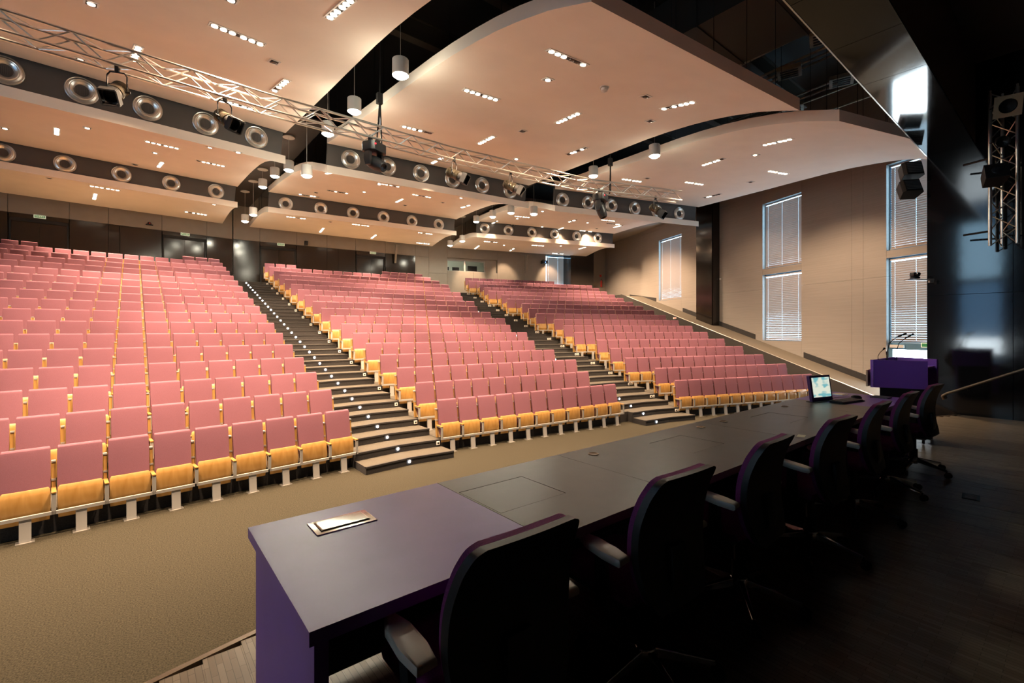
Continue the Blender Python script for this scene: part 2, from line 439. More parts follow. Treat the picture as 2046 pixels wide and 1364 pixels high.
# boarded soffit where the side wall meets the rear ceiling
mb = MB(); mb.hexa([wallpt(*p) for p in ((-.3, -2.6, 9.42), (10.2, -2.6, 9.42), (10.2, 0.05, 9.42), (-.3, .05, 9.42), (-.3, -2.6, 9.6), (10.2, -2.6, 9.6), (10.2, .05, 9.6), (-.3, .05, 9.6))])
struct('ceiling_soffit', mb, M_greige, 'boarded side soffit above the rear side wall')

# ---- left wall: the mirror image of the window wall (outside the frame, seen only in reflections)
WL = MIR @ WR
mb = MB()
for t0, t1, z0, z1 in ((0, W2[0], 0, ZTOP), (W2[1], W3[0], 0, ZTOP), (W3[1], 24.6, 0, ZTOP), (W2[0], W2[1], 0, 2.18), (W2[0], W2[1], 8.63, ZTOP), (W3[0], W3[1], 8.6, ZTOP), (W3[0], W3[1], 0, .3), (W2[0], W2[1], 5.27, 5.55), (W3[0], W3[1], 5.25, 5.52), (W3[0], W3[1], 2.22, 2.24)):
    mb.box(t0, t1, 0, .25, z0, z1, 0, WL)
struct('wall_left', mb, M_sidewall, 'pale side wall opposite the window wall')
for i, (t0, t1, z0, z1, m) in enumerate(((W2[0], W2[1], 2.18, 8.63, M_daydim), (W3[0], W3[1], 5.52, 8.6, M_day), (W3[0], W3[1], 2.24, 5.25, M_daydim), (W3[0], W3[1], .3, 2.22, M_dayhot))):
    mb = MB(); mb.box(t0, t1, .18, .2, z0, z1, 0, WL); struct('window_%d' % (6 + i), mb, m, 'bright window in the opposite side wall')

# ---- back wall: three chords of boards, doors and a control room window
RB = 57.2
def bbox(mb, sec, s0, s1, z0, z1, y0=0.0, y1=0.2, mi=0): mb.box(s0, s1, y0, y1, z0, z1, mi, FM(sec, 0, RB))
mb = MB()
bbox(mb, -H2, -16, 5.95, 0, ZTOP, .3, .45); bbox(mb, H2, -5.95, 5.95, 0, ZTOP, .3, .45); bbox(mb, 3 * H2, -5.95, -4.6, 0, ZTOP, .3, .45); bbox(mb, 3 * H2, -.6, 9.6, 0, ZTOP, .3, .45)
bbox(mb, 3 * H2, -4.6, -.6, 0, 6.7, .3, .45); bbox(mb, 3 * H2, -4.6, -.6, 7.85, ZTOP, .3, .45)
wall_b = struct('wall_back', mb, M_greige, 'rear wall of dark gloss and greige boards')
def bpanel(sec, s0, s1, z0, z1, m, y0=0.0):
    mb = MB(); bbox(mb, sec, s0 + .007, s1 - .007, z0 + .005, z1 - .005, y0, .3); ob('panel', mb.mesh('panel', m), wall_b)
ZL, ZB = 4.6, 7.66
segA = [-16, -9.5, -4.5, -2.63, -.74, .59, 2.62, 4.54, 5.74]
for a, b in zip(segA[:-1], segA[1:]):
    bpanel(-H2, a, b, ZB, 10.2, M_greige); bpanel(-H2, a, b, 10.2, ZTOP, M_greige)
for a, b in ((-16, -10.5), (-10.5, -6.5), (-6.5, -4.5), (-4.5, -2.63), (-.74, .59), (.59, 1.0), (1.0, 2.62), (4.54, 5.74)): bpanel(-H2, a, b, ZL, ZB, M_blackgloss)
segB = [-5.74, -4.45, -2.54, -.86, .85, 2.75, 4.78, 5.76]
for a, b in zip(segB[:-1], segB[1:]):
    bpanel(H2, a, b, ZB, 10.2, M_greige); bpanel(H2, a, b, 10.2, ZTOP, M_greige)
for a, b in ((-5.74, -4.45), (-2.54, -.86), (-.86, -.2), (-.2, .85), (2.75, 4.78)): bpanel(H2, a, b, ZL, ZB, M_blackgloss)
bpanel(H2, 4.78, 5.76, ZL, ZB, M_greige)
for a, b, z0, z1 in ((-5.76, -4.47, ZL, 6.6), (-5.76, -4.47, 6.6, 10.2), (-4.47, -2.6, ZL, 6.80), (-2.6, -.76, ZL, 6.80), (-4.47, -.76, 7.72, 10.2), (-.76, 1.35, ZL, 10.2), (1.35, 3.13, ZL, 10.2), (3.13, 5.25, 8.34, 10.2), (3.13, 5.25, ZL, 5.9), (5.25, 7.0, ZL, 10.2), (7.0, 9.0, ZL, 10.2), (-5.76, 9.0, 10.2, ZTOP)):
    bpanel(3 * H2, a, b, z0, z1, M_greige)
for i, (sec, s0, s1, zt, sz) in enumerate(((-H2, -2.6, -.76, 7.47, 7), (-H2, 2.65, 4.52, 7.47, 6), (H2, -4.43, -2.57, 7.42, 5), (H2, .89, 2.72, 7.42, 4))):
    dn = ob('door_%d' % (i + 1), None, None, FM(sec, (s0 + s1) / 2, RB)); dn['kind'] = 'structure'
    dn['label'] = 'glossy black double door under the %s exit sign from the left' % nth(i + 1)
    hw = (s1 - s0) / 2
    mb = MB(); mb.box(-hw, -hw + .06, .02, .3, ZL, zt); mb.box(hw - .06, hw, .02, .3, ZL, zt); mb.box(-hw, hw, .02, .3, zt - .13, zt); ob('door_frame', mb.mesh('door_frame', M_black), dn)
    mb = MB(); mb.box(-hw, hw, .0, .3, zt, ZB); ob('panel', mb.mesh('panel', M_blackgloss), dn)
    for j in (-1, 1):
        mb = MB(); mb.box(*((-hw + .06, -.006) if j < 0 else (.006, hw - .06)), .10, .15, ZL, zt - .13)
        lf = ob('door_leaf', mb.mesh('door_leaf', M_blackgloss), dn)
        mb = MB(); mb.path([(j * .08, .10, 6.0), (j * .08, .05, 6.0), (j * .08, .05, 6.3), (j * .08, .10, 6.3)], .012, 6); ob('door_handle', mb.mesh('door_handle', M_steel), lf)
    # exit sign above
    Ms = FM(sec, (s0 + s1) / 2 + (0.0 if sec < 0 else .12), RB - .02, 7.60)
    if i in (0,): Ms = FM(sec, -1.68, RB - .02, 7.60)
    t = thing('exit_sign', 'green and white exit sign over the %s black rear door from the left' % nth(i + 1), 'sign', Ms, 'exit signs on the rear wall')
    mb = MB(); mb.box(-.19, .19, -.03, .02, -.07, .07); ob('case', mb.mesh('case', M_signw, False, .006), t)
    mb = MB(); mb.box(-.16, .16, -.036, -.03, -.045, .045); ob('face', mb.mesh('face', M_green), t)
    mb = MB()
    for q in range(5): mb.box(-.13 + q * .055, -.09 + q * .055, -.039, -.036, -.012, .022)
    ob('lettering', mb.mesh('lettering', M_signw), t)
# control room behind its window
cr = ob('window_10', None, None, FM(3 * H2, 0, RB)); cr['kind'] = 'structure'; cr['label'] = 'lit control room window high in the rear wall'
mb = MB()
for s0, s1, z0, z1 in ((-4.47, -4.40, 6.8, 7.72), (-3.22, -3.10, 6.8, 7.62), (-1.72, -1.64, 6.8, 7.62), (-4.47, -1.64, 7.55, 7.62), (-4.47, -1.64, 6.8, 6.86)): mb.box(s0, s1, .22, .3, z0, z1)
ob('window_frame', mb.mesh('window_frame', M_grey), cr)
mb = MB(); mb.box(-1.64, -.76, .2, .3, 6.8, 7.72); mb.box(-4.47, -1.64, .2, .3, 7.62, 7.72); ob('panel', mb.mesh('panel', M_greige), cr)
mb = MB(); mb.box(-4.6, -.6, .3, 3.3, 6.3, 6.4); mb.box(-4.6, -.6, 3.2, 3.3, 6.3, 8.6); mb.box(-4.7, -4.6, .3, 3.3, 6.3, 8.6); mb.box(-.7, -.6, .3, 3.3, 6.3, 8.6); mb.box(-4.6, -.6, .3, 3.3, 8.5, 8.6)
ob('booth', mb.mesh('booth', mat('booth_white', (.7, .72, .66), .7)), cr)
mb = MB(); mb.box(-4.2, -3.2, 1.4, 1.8, 8.42, 8.48); ob('booth_lamp', mb.mesh('booth_lamp', mat('booth_lamp', (1, 1, .9), .5, emit=((.95, 1, .85), 7))), cr)
for x0, x1, z0, z1 in ((-4.35, -4.1, 6.9, 7.2), (-3.85, -3.35, 6.85, 7.2), (-2.7, -2.0, 6.85, 7.35)):
    mb = MB(); mb.box(x0, x1, 1.0, 1.06, z0, z1); mb.box((x0 + x1) / 2 - .03, (x0 + x1) / 2 + .03, 1.0, 1.1, 6.4, z0); ob('booth_monitor', mb.mesh('booth_monitor', M_blackmetal), cr)
blind_window(11, FM(3 * H2, 3.13, RB), 2.12, 5.9, 8.34, 'blinded rear window beside the black rear column')
mb = MB(); bbox(mb, 3 * H2, 4.62, 6.6, 4.9, 8.95, -1.15, .0)
struct('wall_column', mb, M_blackgloss, 'glossy black column box at the rear by the blinded window')

# ---- roof void
mb = MB(); mb.box(-30, 42, -8, 38, ZTOP, ZTOP + .2); struct('ceiling', mb, M_void, 'black roof deck high above the hanging panels')

# ---- proscenium: black lacquered jambs, lintel and stage shell
XJ, XJL = 11.9, 2 * OX - 11.9
YO, YI, ZSOF, ZSC = 1.94, 1.27, 6.02, 7.5
jamb = None
for n_, sx, X0 in (('wall_stage_right', 1, XJ), ('wall_stage_left', -1, XJL)):
    xa, xb = (X0 + .03, X0 + .3) if sx > 0 else (X0 - .3, X0 - .03)
    mb = MB(); mb.box(xa, xb, -6, YO, 0, ZTOP)
    wl = struct(n_, mb, M_black, 'black lacquered side wall of the stage')
    for (y0, y1) in ((-6, -3.4), (-3.4, -.9), (-.9, .80), (.80, YO)):
        for z0, z1 in ((0.9, 3.32), (3.32, 6.62), (6.62, 9.4)):
            mb = MB(); xs = (X0, X0 + .03) if sx > 0 else (X0 - .03, X0)
            mb.box(*xs, y0 + .004, y1 - .004, z0 + .004, z1 - .004); ob('panel', mb.mesh('panel', M_navygloss), wl)
mb = MB(); mb.box(XJL - .3, XJ + .3, YI, YO, ZSOF + .03, ZTOP)
lt = struct('trim_2', mb, mat('lintel_brown', (.34, .27, .23), .6), 'lintel over the stage opening')
xs = [XJL, -.6, 1.5, 3.6, 5.3, 6.55, 7.8, 9.3, 10.6, XJ]
for a, b in zip(xs[:-1], xs[1:]):
    mb = MB(); mb.box(a + .004, b - .004, YI, YO, ZSOF, ZSOF + .03); ob('panel', mb.mesh('panel', M_navygloss), lt)
mb = MB(); mb.box(XJL, XJ, YO - .004, YO + .012, ZSOF - .006, ZSOF + .02); ob('edge_strip', mb.mesh('edge_strip', M_alu), lt)
mb = MB(); mb.box(XJ + .3, 21.5, YO - .3, YO, 0, ZTOP); mb.box(-13, XJL - .3, YO - .3, YO, 0, ZTOP); struct('wall_front', mb, M_fascia, 'dark front wall beside the stage opening')
mb = MB(); mb.box(XJL, XJ, -6, YI, ZSC, ZSC + .2); struct('ceiling_stage', mb, mat('stage_ceiling_grey', (.18, .165, .155), .7), 'dark ceiling above the stage')
mb = MB(); mb.box(XJL - .3, XJ + .3, -6.3, -6, 0, ZTOP); struct('wall_stage_back', mb, M_black, 'black wall behind the stage')

# ---- stage floor
ZS = 1.09
def stage_y(x): return 3.12 - .028 * (x - OX) ** 2
xs = [XJL + (XJ - XJL) * i / 40 for i in range(41)]
poly = [(XJL, -6), (XJ, -6)] + [(x, stage_y(x)) for x in reversed(xs)]
mb = MB(); mb.prism(poly, 0, ZS - .022)
stg = struct('floor_stage', mb, mat('stage_boards_dark', (.07, .055, .042), .4, grain=((1.2, 20, 20), (.04, .03, .022))), 'dark wooden stage floor')
PW, PLN = .165, 1.45
x = -.9; row = 0
while x < XJ - .02:
    x1 = min(x + PW, XJ - .005)
    y = -.9 - (row % 3) * .48
    ymax = min(stage_y(x), stage_y(x1)) - .03
    while y < ymax:
        y0, y1 = max(y, -.9), min(y + PLN, ymax)
        if y1 - y0 > .05:
            mb = MB(); mb.box(x + .0004, x1 - .0004, y0 + .0004, y1 - .0004, -.02, 0)
            ob('plank', mb.mesh('plank', M_plank), stg, T(0, 0, ZS + random.uniform(-.0008, .0008)))
        y += PLN
    x += PW; row += 1
mb = MB()
for a, b in zip(xs[:-1], xs[1:]):
    mb.prism([(a, stage_y(a) - .03), (b, stage_y(b) - .03), (b, stage_y(b) + .003), (a, stage_y(a) + .003)], ZS - .06, ZS + .004)
struct('trim_3', mb, mat('stage_nosing', (.22, .17, .12), .35, metal=.4), 'metal nosing along the curved stage edge')

# ================================================================== SEATS
# local frame: x along the row, y away from the stage, origin on the floor at the leg
def quadring(z, hw, y0, y1): return [(-hw, y0, z), (hw, y0, z), (hw, y1, z), (-hw, y1, z)]
PITCH = .512
def seat_meshes():
    d = {}
    mb = MB()   # upholstered back, leaning away, softly crowned
    mb.loft([quadring(.36, .218, .125, .185), quadring(.50, .226, .150, .212), quadring(.85, .228, .205, .270), quadring(1.055, .227, .238, .302), quadring(1.092, .225, .247, .304), quadring(1.108, .221, .262, .303), quadring(1.113, .216, .278, .300)])
    d['backrest'] = mb.mesh('backrest', M_pink, True, .010, 2)
    mb = MB()   # plywood shell behind
    mb.loft([quadring(.30, .226, .185, .198), quadring(.62, .230, .236, .250), quadring(1.07, .224, .308, .322)])
    d['back_shell'] = mb.mesh('back_shell', M_bounceshell, False)
    mb = MB()   # tipped-up plywood seat pan, bowed, with rounded top
    rings = []
    for z, hw, y in ((.205, .218, .075), (.30, .225, .055), (.42, .226, .045), (.54, .226, .055), (.595, .222, .072), (.618, .205, .086)):
        n = 6; a = [(-hw + 2 * hw * i / n, y - .012 * math.sin(PI * i / n), z) for i in range(n + 1)]
        rings.append(a + [(x, yy + .02, zz) for x, yy, zz in reversed(a)])
    mb.loft(rings)
    d['seat_pan'] = mb.mesh('seat_pan', M_wood, True)
    mb = MB()   # cushion on the hidden side of the tipped seat
    mb.loft([quadring(.26, .205, .092, .125), quadring(.57, .205, .10, .145)])
    d['seat_cushion'] = mb.mesh('seat_cushion', M_pink, True, .01)
    mb = MB()   # metal arm frame: front post and top bar
    x = PITCH / 2
    mb.box(x - .022, x + .022, -.040, -.018, .285, .552); mb.box(x - .018, x + .018, -.040, .26, .535, .552)
    d['arm_frame'] = mb.mesh('arm_frame', M_grey, False)
    mb = MB(); mb.box(x - .024, x + .024, -.045, .24, .552, .574); d['armrest'] = mb.mesh('armrest', M_wood, False, .006)
    mb = MB()   # plywood standard between neighbouring backs, with a small steel clip
    mb.hexa([(x - .020, .19, .30), (x + .020, .19, .30), (x + .020, .25, .30), (x - .020, .25, .30), (x - .020, .255, .90), (x + .020, .255, .90), (x + .020, .315, .90), (x - .020, .315, .90)])
    mb.box(x - .022, x + .022, .245, .32, .90, .92, 1); mb.box(x - .022, x + .022, .222, .30, .66, .685, 1)
    d['standard'] = mb.mesh('standard', [M_wood, M_grey])
    mb = MB(); mb.box(-PITCH / 2, PITCH / 2, -.040, .0, .285, .325); d['rail'] = mb.mesh('rail', M_grey, False)
    mb = MB(); mb.hexa([(-.055, -.055, .01), (.055, -.055, .01), (.055, -.025, .01), (-.055, -.025, .01), (-.055, -.025, .285), (.055, -.025, .285), (.055, .01, .285), (-.055, .01, .285)]); d['leg'] = mb.mesh('leg', M_grey, False, .004)
    mb = MB(); mb.box(-.085, .085, -.10, .03, 0, .012); d['base_plate'] = mb.mesh('base_plate', M_alu, False)
    return d
SEATM = seat_meshes()
_o = bpy.data.objects.new('tmp', None)
LARM = Matrix.Translation((-PITCH, 0, 0))

# rows of each block: (block, row, index from its aisle, frame)
CNTB = [11, 11, 12, 12, 12, 13, 13, 14, 14, 14, 15, 15, 16, 16, 17, 17, 17, 17]
CNTC = [12, 12, 13, 13, 13, 14, 14, 14, 15, 15, 15, 16, 16, 17, 17, 17, 18, 18]
def seat_list():
    L = []
    for k in range(ROWS):
        z = k * 2 * RISE
        n = CNTB[k]
        for j in range(n):
            if k == 17 and 3 <= j < 12: continue
            px = 5.445 + math.cos(SB) * .510 * j; py = 8.788 + 1.03 * k - math.sin(SB) * .510 * j
            L.append(('B', k, j, n, px, py, z, -SB, .510))
            px = 3.067 - math.cos(SA) * .517 * j; py = 8.802 + 1.03 * k + math.sin(SA) * .517 * j
            L.append(('A', k, j, n, px, py, z, -SA, .517))
        n = CNTC[k]
        e = R(22.1)
        for j in range(n):
            if k == 17 and j >= 13: continue
            q = n - 1 - j
            px = 18.37 + math.sin(e) * 1.066 * k - math.cos(SCc) * .5015 * q
            py = 5.96 + math.cos(e) * 1.066 * k + math.sin(SCc) * .5015 * q
            L.append(('C', k, j, n, px, py, z, -SCc, .5015))
    return L
def in_frame(x, y):
    a = R(50.9)
    d = x * math.cos(a) + y * math.sin(a); u = (x * math.sin(a) - y * math.cos(a)) / d
    return d, -1.14 < u < 1.13
ALLS = [s for s in seat_list() if in_frame(s[4], s[5])[1]]
ALLS.sort(key=lambda s: in_frame(s[4], s[5])[0])
BN = {'A': 'left block', 'B': 'middle block', 'C': 'far right block'}
AN = {'A': 'central stairs', 'B': 'central stairs', 'C': 'far stairs'}
NIND = 300
rows_first = {}
for s in ALLS: rows_first.setdefault((s[0], s[1]), 0)
rest = []
for idx, (b, k, j, n, px, py, z, rz, pitch) in enumerate(ALLS):
    M = T(px, py, z, rz)
    front = k == 0
    # does the row in front leave this seat's lower half in view?
    endseat = j <= 1 or (b != 'A' and j >= n - 2)
    low = front or endseat
    if idx < NIND:
        t = thing('tip_up_seat', 'mauve tip-up seat, %s from the %s in the %s row, %s' % (nth(j + 1), AN[b], nth(k + 1), BN[b]), 'seat', M, 'tip-up seats of the ' + BN[b])
        names = ['backrest', 'back_shell', 'standard', 'seat_pan', 'armrest', 'arm_frame'] + (['seat_cushion', 'rail', 'leg', 'base_plate'] if low else [])
        for nm in names: ob(nm, SEATM[nm], t)
        if j == 0 and b == 'B' or j == 0 and b == 'C' or (b == 'A' and j == n - 1):
            for nm in ('standard', 'armrest', 'arm_frame'): ob(nm, SEATM[nm], t, LARM)
    else:
        rest.append((M, low, j == 0 and b != 'A'))
# the several hundred smaller seats further up, as one object
def low_seat(low, larm):
    mb = MB()
    mb.loft([quadring(.40, .222, .130, .19), quadring(.85, .228, .205, .270), quadring(1.085, .226, .245, .302), quadring(1.106, .222, .260, .302), quadring(1.113, .216, .278, .300)], 0)
    mb.loft([quadring(.30, .226, .19, .20), quadring(1.07, .224, .308, .322)], 3)
    for xx in ((PITCH / 2, -PITCH / 2) if larm else (PITCH / 2,)):
        mb.hexa([(xx - .020, .19, .30), (xx + .020, .19, .30), (xx + .020, .25, .30), (xx - .020, .25, .30), (xx - .020, .255, .90), (xx + .020, .255, .90), (xx + .020, .315, .90), (xx - .020, .315, .90)], 1)
        mb.box(xx - .022, xx + .022, .245, .32, .90, .92, 2)
        mb.box(xx - .024, xx + .024, -.045, .24, .552, .574, 1); mb.box(xx - .022, xx + .022, -.040, -.018, .29, .552, 2)
    mb.loft([quadring(.205, .218, .070, .09), quadring(.42, .226, .035, .055), quadring(.618, .21, .08, .10)], 1)
    if low:
        mb.box(-PITCH / 2, PITCH / 2, -.022, .022, .285, .325, 2); mb.box(-.05, .05, -.03, 0, 0, .285, 2)
    return mb
PRE = {(a, b): low_seat(a, b) for a in (0, 1) for b in (0, 1)}
big = MB()
for M, low, larm in rest:
    p = PRE[(int(low), int(larm))]
    o_ = len(big.v)
    big.v += [tuple(M @ Vector(q)) for q in p.v]
    big.f += [tuple(i + o_ for i in f) for f in p.f]
    big.m += p.m
o = ob('seat_rows', big.mesh('seat_rows', [M_pink, M_wood, M_grey, M_bounceshell]))
tag(o, 'mass of smaller mauve tip-up seats in the upper rows of all three blocks', 'seats', None, 'stuff')

# ================================================================== CEILING
PROF = {1: [(32.15, 7.15), (32.55, 7.31), (33, 7.48), (33.7, 7.68), (34.3, 7.82), (34.9, 7.93), (35.7, 8.05), (36.5, 8.14), (37.7, 8.24), (38.9, 8.33), (40.1, 8.43), (41.3, 8.53), (43.3, 8.70)],
        2: [(43.3, 7.75), (43.8, 7.93), (44.3, 8.10), (44.9, 8.30), (45.5, 8.47), (46.2, 8.63), (47, 8.76), (48, 8.86), (49, 8.94), (50.3, 9.01), (51.7, 9.07)],
        3: [(51.7, 8.14), (52.0, 8.21), (52.4, 8.28), (53.0, 8.34), (53.7, 8.37), (54.6, 8.34), (56.2, 8.23)]}
def zpan(n, rho):
    P = PROF[n]
    if rho <= P[0][0]: return P[0][1]
    for (a, za), (b, zb) in zip(P[:-1], P[1:]):
        if rho <= b: return za + (zb - za) * (rho - a) / (b - a)
    return P[-1][1]
EDGE = {'A': ((-PH, .10), (0, -.62)), 'B': ((0, .62), (PH, -.10)), 'C': ((PH, 1.14), (2 * PH, .30))}
ZNAME = {'A': 'left', 'B': 'middle', 'C': 'right'}
RNAME = {1: 'front', 2: 'second', 3: 'rear'}
THK = .25
PANELS = {}
for sn in 'ABC':
    sec = SEC[sn]
    for n in (1, 2, 3):
        P = PROF[n]
        if sn == 'C' and n == 3: P = P[:-1] + [(56.2, 8.23)]
        mb = MB(); NS = 10
        grid_b = []; grid_t = []
        for rho, z in P:
            (pl, ol), (pr_, orr) = EDGE[sn]
            s0, s1 = s_on(pl, ol, sec, rho), s_on(pr_, orr, sec, rho)
            rb = []; rt = []
            for i in range(NS + 1):
                s = s0 + (s1 - s0) * i / NS
                rr = rho
                if sn == 'C' and n == 1 and rho < 34 and s > 1.7: rr = rho + (s - 1.7) * .22 * (34 - rho) / 1.85
                q = fr(sec, s, rr, z); rb.append(tuple(q)); rt.append((q.x, q.y, z + THK))
            grid_b.append(rb); grid_t.append(rt)
        nr = len(P); w_ = NS + 1
        vs = [q for r_ in grid_b for q in r_] + [q for r_ in grid_t for q in r_]
        off = nr * w_
        fs = []
        for a in range(nr - 1):
            for i in range(NS):
                fs.append((a * w_ + i, (a + 1) * w_ + i, (a + 1) * w_ + i + 1, a * w_ + i + 1))
                fs.append((off + a * w_ + i, off + a * w_ + i + 1, off + (a + 1) * w_ + i + 1, off + (a + 1) * w_ + i))
            for i in (0, NS):
                fs.append((a * w_ + i, (a + 1) * w_ + i, off + (a + 1) * w_ + i, off + a * w_ + i))
        for i in range(NS):
            for a in (0, nr - 1):
                fs.append((a * w_ + i, a * w_ + i + 1, off + a * w_ + i + 1, off + a * w_ + i))
        mb.add(vs, fs)
        t = thing('ceiling_panel', '%s curved white acoustic ceiling panel over the %s seat block' % (RNAME[n], ZNAME[sn]), 'ceiling panel', None, 'hanging acoustic ceiling panels')
        o = ob('panel_board', mb.mesh('panel_board', M_panel, True), t)
        PANELS[(sn, n)] = t
        # hanger rods up to the roof
        mb = MB(); mb.tube((0, 0, 0), (0, 0, 1), .007, 5)
        rod = mb.mesh('hanger_rod', M_blackmetal)
        rl = [P[0][0] + .35, P[0][0] + 2.2, (P[0][0] + P[-1][0]) / 2 + .6, P[-1][0] - .5]
        for rho in rl:
            (pl, ol), (pr_, orr) = EDGE[sn]
            s0, s1 = s_on(pl, ol, sec, rho) + .15, s_on(pr_, orr, sec, rho) - .3
            for i in range(6):
                q = fr(sec, s0 + (s1 - s0) * i / 5, rho, zpan(n, rho) + THK - .01)
                ob('hanger_rod', rod, t, Matrix.Translation(q) @ Matrix.Diagonal((1, 1, ZTOP - q.z, 1)))

# grey fascias with their air nozzles
def noz_mesh():
    Mx = Matrix.Rotation(R(90), 4, 'X')
    mb = MB(); mb.lathe([(.315, 0), (.315, .02), (.30, .035), (.285, .03), (.275, .055), (.24, .07), (.225, .06), (.21, .075), (.175, .055), (.15, .03), (.130, .0)], 28, M=Mx); a = mb.mesh('ring', M_alu, True)
    mb = MB(); mb.lathe([(.132, .005), (.130, -.005), (.11, -.01)], 24, M=Mx); b = mb.mesh('throat', M_black, True)
    mb = MB(); mb.lathe([(.112, -.009), (.001, -.009)], 20, M=Mx)
    for i in range(7): mb.box(-.10 + i * .032, -.095 + i * .032, -.01, .012, -.09, .09)
    c = mb.mesh('grille', M_black)
    return a, b, c
NA, NB_, NC_ = noz_mesh()
NOZ = {('A', 1): ([-2.10, -.85, .40, 1.67, 2.96], 8.38), ('A', 2): ([-2.52, -.99, .60, 2.18, 3.78], 8.72), ('B', 1): ([-2.96, -1.71, -.46, .81, 2.10, 3.41], 8.37), ('B', 2): ([-3.83, -2.26, -.70, .88, 2.46, 4.06], 8.66), ('C', 1): ([-2.79, -1.51, -.29, .98, 2.24, 3.58], 8.31), ('C', 2): ([-3.53, -2.01, -.46, 1.11, 2.70, 4.30], 8.72)}
for (sn, n), (ss, z) in NOZ.items():
    sec = SEC[sn]
    rho = PROF[n + 1][0][0] + .14
    (pl, ol), (pr_, orr) = EDGE[sn]
    s0, s1 = s_on(pl, ol, sec, rho), s_on(pr_, orr, sec, rho)
    zb, zt = PROF[n + 1][0][1] + THK - .05, PROF[n][-1][1] + .12
    mb = MB()
    M = FM(sec, 0, rho)
    mb.hexa([tuple(M @ Vector(p)) for p in ((s0 + .02, 0, zb), (s1 - .10, 0, zb), (s1 - .10, .1, zb), (s0 + .02, .1, zb), (s0 + .06, -.03, zt), (s1 - .05, -.03, zt), (s1 - .05, .1, zt), (s0 + .06, .1, zt))])
    f = ob('ceiling_fascia', mb.mesh('ceiling_fascia', M_fascia))
    tag(f, 'dark grey fascia board behind the %s panel over the %s block' % (RNAME[n], ZNAME[sn]), 'fascia', 'nozzle fascias between ceiling panels')
    for i, s in enumerate(ss):
        t = thing('air_nozzle', 'round aluminium air nozzle, %s from the left on the %s %s-block fascia' % (nth(i + 1), {1: 'front', 2: 'rear'}[n], ZNAME[sn]), 'air nozzle', FM(sec, s, rho - .008, z), 'air nozzles on the %s %s fascia' % ({1: 'front', 2: 'rear'}[n], ZNAME[sn]))
        ob('ring', NA, t); ob('throat', NB_, t); ob('grille', NC_, t)

# dark boarding above the stairs gaps at the rear
for nm, phi, off in (('central', 0, 0.0), ('far', PH, .52)):
    mb = MB(); mb.box(-.75, .75, 43.6, 57.2, 9.47, 9.6, 0, FM(phi, off, 0))
    mb.box(-.75, .75, 43.6, 43.7, 9.47, 11.0, 0, FM(phi, off, 0))
    struct('ceiling_gap', mb, mat('gap_brown', (.055, .045, .038), .6), 'dark boarding above the gap over the %s stairs' % nm)

# ---- recessed downlights
def spot(loc, dirv, watts, col, size, blend, parent, PM, rad=.06):
    l = bpy.data.lights.new('lamp_light', 'SPOT')
    l.energy = watts; l.color = col; l.spot_size = size; l.spot_blend = blend; l.shadow_soft_size = rad
    o = bpy.data.objects.new('lamp_light', l); COL.objects.link(o)
    q = Vector(dirv).to_track_quat('-Z', 'Y')
    o.parent = parent
    o.matrix_local = PM.inverted() @ Matrix.Translation(loc) @ q.to_matrix().to_4x4()
    return o
mb = MB(); mb.box(-.48, .48, -.085, .085, -.012, .0); mb.box(-.455, .455, -.06, .06, -.0125, -.004, 1); FRAME6 = mb.mesh('trim_frame', [M_white, M_black])
mb = MB()
mb = MB(); mb.box(-.105, .105, -.105, .105, -.012, .0); mb.box(-.075, .075, -.075, .075, -.0125, -.004, 1); FRAME1 = mb.mesh('trim_frame', [M_white, M_black])
def lampmesh(m):
    mb = MB(); mb.lathe([(.056, -.014), (.054, -.026), (.040, -.031), (.001, -.033)], 14); return mb.mesh('lamp', m, True)
LAMP_ON, LAMP_OFF = lampmesh(M_hot), lampmesh(mat('unlit_lamp', (.10, .09, .08), .2, metal=.5))
